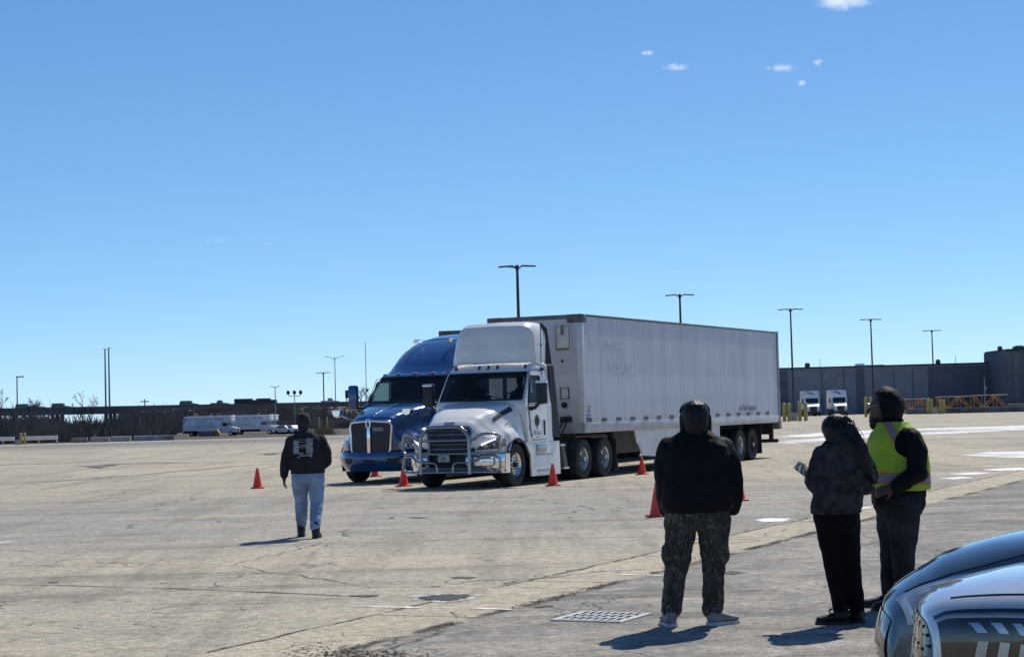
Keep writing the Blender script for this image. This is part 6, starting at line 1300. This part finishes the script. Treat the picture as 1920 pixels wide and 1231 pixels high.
GLOSSB = M('gloss_black', (.012, .013, .014), .08, coat=1.0, nscale=3, namt=.1)
stS = [(.10, [(0, .66), (.28, .655), (.46, .645), (.58, .63), (.66, .61), (.71, .57), (.73, .48), (.73, .38), (.71, .28)]),
       (.05, [(0, .72), (.3, .715), (.5, .705), (.62, .69), (.71, .66), (.765, .60), (.79, .49), (.79, .35), (.77, .24)]),
       (-.04, [(0, .785), (.32, .78), (.53, .77), (.66, .75), (.76, .71), (.82, .63), (.84, .49), (.84, .33), (.82, .21)]),
       (-.22, [(0, .865), (.35, .86), (.57, .845), (.70, .815), (.80, .755), (.86, .645), (.875, .49), (.875, .31), (.86, .20)]),
       (-.5, [(0, .925), (.38, .92), (.60, .90), (.73, .865), (.83, .79), (.885, .65), (.90, .49), (.90, .31), (.88, .19)]),
       (-.85, [(0, .985), (.40, .975), (.64, .955), (.76, .92), (.855, .845), (.905, .68), (.91, .5), (.91, .31), (.89, .19)]),
       (-1.45, [(0, 1.03), (.42, 1.02), (.67, 1.0), (.79, .965), (.87, .89), (.915, .71), (.92, .5), (.92, .31), (.9, .19)]),
       (-2.2, [(0, 1.06), (.42, 1.05), (.70, 1.02), (.82, .98), (.89, .9), (.92, .72), (.925, .5), (.925, .31), (.9, .19)]),
       (-3.6, [(0, 1.08), (.42, 1.07), (.70, 1.04), (.82, 1.0), (.89, .92), (.92, .74), (.925, .5), (.925, .31), (.9, .19)]),
       (-4.5, [(0, 1.08), (.4, 1.07), (.64, 1.04), (.76, .99), (.83, .9), (.86, .7), (.86, .5), (.86, .35), (.84, .26)]),
       (-4.72, [(0, .98), (.36, .97), (.58, .95), (.7, .9), (.76, .82), (.8, .65), (.8, .5), (.8, .4), (.78, .32)])]
fx = lambda k, a: (lambda x, y, z: k*(abs(y)/.85)**3*sstep(-1.3, .05, x))
carB, SB, bB = build_car('parked_car', 'dark slate blue car with long clear headlight, its nose beside the silver car', at(1716, 1140, 10.3)*1, R(180-26), stS, SLATE, fx(.30, 0), (-.95, -3.7), .33, -4.7, (1.02, 1.46, -1.55, -2.25, -3.5, -4.3, .80, .60), .05)
carB.location.z = 0
for s in (1, -1):
    hl = empty('headlight', (0, 0, 0)); hl.parent = carB
    lo_ = lambda x: .43+.03*sstep(-.1, -.8, x); hi_ = lambda x: .455+.225*sstep(-.86, -.1, x)
    mb = MB(); SB.patch(mb, s, lin(-.86, .065, 30), lo_, hi_, 10, .007); mb.build('lens', M('car_lens', (.42, .42, .4), .1, coat=.6, nscale=6, namt=.75), hl, 180)
    mb = MB(); SB.patch(mb, s, lin(-.86, .065, 30), lambda x: lo_(x)-.012, lambda x: lo_(x)+.006, 3, .011); mb.build('chrome_strip', CHROME, hl, 180)
    mb = MB(); SB.patch(mb, s, lin(-.36, .02, 10), lambda x: .52, lambda x: .52+.12*sstep(-.45, -.2, x), 6, .011); mb.build('reflector', M('beige_reflector', (.35, .33, .28), .1, coat=1, nscale=9, namt=.7), hl, 180)
    mb = MB(); SB.patch(mb, s, lin(.035, .05, 4), lambda x: .48, lambda x: .63, 6, .012); mb.build('led_strip', LAMPW, hl, 180)
    mb = MB(); SB.line(mb, s, [(x, .385) for x in lin(-1.4, .02, 20)], .0055, .0); SB.line(mb, s, [(x, .63+.03*x) for x in lin(-.55, .04, 10)], .005, .0); mb.build('panel_gap', SEAM, bB)
    mb = MB(); SB.patch(mb, s, lin(-.28, .02, 8), lambda x: .74, lambda x: .86, 5, .006); mb.build('fog_recess', GLOSSB, carB, 180)
mb = MB(); mb.grid(lambda v, k: (lambda p: Vector((p.x+.058*math.sin((.1+.6*k)*math.pi*.9)+.004, p.y, p.z+(.24-p.z)*(.1+.6*k))))(SB.P(.10, abs(v)*.55, 1 if v >= 0 else -1)), lin(-1, 1, 20), lin(0, 1, 8)); mb.build('grille', GLOSSB, carB, 180)
stV = [(.10, [(0, .855), (.3, .853), (.5, .85), (.62, .845), (.72, .835), (.78, .79), (.81, .72), (.82, .55), (.80, .32)]),
       (.05, [(0, .895), (.31, .893), (.52, .89), (.65, .883), (.755, .87), (.815, .82), (.84, .74), (.85, .55), (.83, .28)]),
       (-.02, [(0, .92), (.32, .918), (.53, .915), (.67, .907), (.78, .89), (.845, .83), (.87, .74), (.875, .5), (.855, .25)]),
       (-.18, [(0, .955), (.33, .952), (.55, .945), (.71, .93), (.82, .905), (.88, .84), (.9, .74), (.905, .5), (.885, .23)]),
       (-.42, [(0, .99), (.36, .985), (.6, .975), (.76, .95), (.86, .915), (.91, .84), (.925, .72), (.925, .46), (.905, .22)]),
       (-.9, [(0, 1.04), (.38, 1.035), (.62, 1.02), (.79, .985), (.88, .935), (.925, .83), (.935, .68), (.935, .42), (.91, .22)]),
       (-1.4, [(0, 1.08), (.4, 1.075), (.64, 1.06), (.8, 1.02), (.89, .96), (.93, .83), (.94, .63), (.94, .42), (.91, .22)]),
       (-2.2, [(0, 1.12), (.4, 1.115), (.68, 1.1), (.83, 1.06), (.9, .98), (.935, .84), (.945, .63), (.945, .42), (.92, .22)]),
       (-3.8, [(0, 1.14), (.4, 1.135), (.68, 1.12), (.83, 1.08), (.9, 1.0), (.935, .85), (.945, .63), (.945, .42), (.92, .22)]),
       (-4.35, [(0, 1.12), (.4, 1.11), (.66, 1.09), (.79, 1.05), (.86, .97), (.89, .83), (.89, .63), (.89, .45), (.87, .3)]),
       (-4.5, [(0, 1.05), (.38, 1.04), (.62, 1.02), (.74, .98), (.8, .9), (.83, .78), (.83, .62), (.83, .5), (.81, .38)])]
carV, SV, bV = build_car('parked_car', 'silver car with black grille and chevron lamps, nearest at the lower right corner', at(1805, 1140, 8.3)*1, R(180-28), stV, SILV, fx(.22, 0), (-.95, -3.6), .36, -4.5, (1.08, 1.62, -1.35, -2.1, -3.9, -4.4, .82, .66))
carV.location.z = 0
for s in (1, -1):
    mb = MB(); SV.line(mb, s, [(x, .455) for x in lin(-1.4, .0, 24)], .0055, .0); mb.build('panel_gap', SEAM, bV)
    mb = MB(); SV.patch(mb, s, lin(-.75, .085, 24), lambda x: .575, lambda x: .60, 3, .005); mb.build('lamp_slit', GLOSSB, carV, 180)
    mb = MB(); SV.patch(mb, s, lin(-.75, .085, 24), lambda x: .603, lambda x: .615, 3, .009); mb.build('chrome_strip', STEEL, carV, 180)
    lc = empty('headlight', (0, 0, 0)); lc.parent = carV
    mb = MB(); SV.patch(mb, s, lin(-.62, .08, 24), lambda x: .63, lambda x: .87, 10, .006); mb.build('lens', GLOSSB, lc, 180)
    CHV = M('chevron_chrome', (.36, .38, .41), .22, metal=1, nscale=9, namt=.15)
    for q in range(7):
        x_ = -.02-.088*q; mb = MB()
        for (ta, tb, sl_) in ((.665, .72, 1), (.75, .82, -1)):
            mb.grid(lambda u, v: (lambda xx, tt: SV.P(xx, tt, s)+SV.N(xx, tt, s)*.010)(x_-.042*u-(.03*v if sl_ > 0 else .03*(1-v)), ta+(tb-ta)*v), lin(0, 1, 4), lin(0, 1, 4))
        mb.build('chevron', CHV, lc, 180)
gr = empty('grille', (0, 0, 0)); gr.parent = carV
Ff = lambda v, k: (lambda p: Vector((p.x+.05*math.sin((.06+.7*k)*math.pi*.9)+.006, p.y, p.z+(.24-p.z)*(.06+.7*k))))(SV.P(.10, abs(v)*.78, 1 if v >= 0 else -1))
mb = MB(); mb.grid(Ff, lin(-1, 1, 30), lin(0, 1, 12)); mb.build('grille_panel', GLOSSB, gr, 180)
mb = MB()
for i in range(15):
    for j in range(5):
        v = -1+2*(i+.5*(j % 2)+.25)/15; k = .06+.19*j; c = Ff(min(.99, v), k)+Vector((.012, 0, 0)); mb.poly([c+Vector((0, .014, 0)), c+Vector((.004, 0, .01)), c+Vector((0, -.014, 0)), c+Vector((.004, 0, -.01))])
mb.build('grille_studs', CHROME, gr, smooth=None)
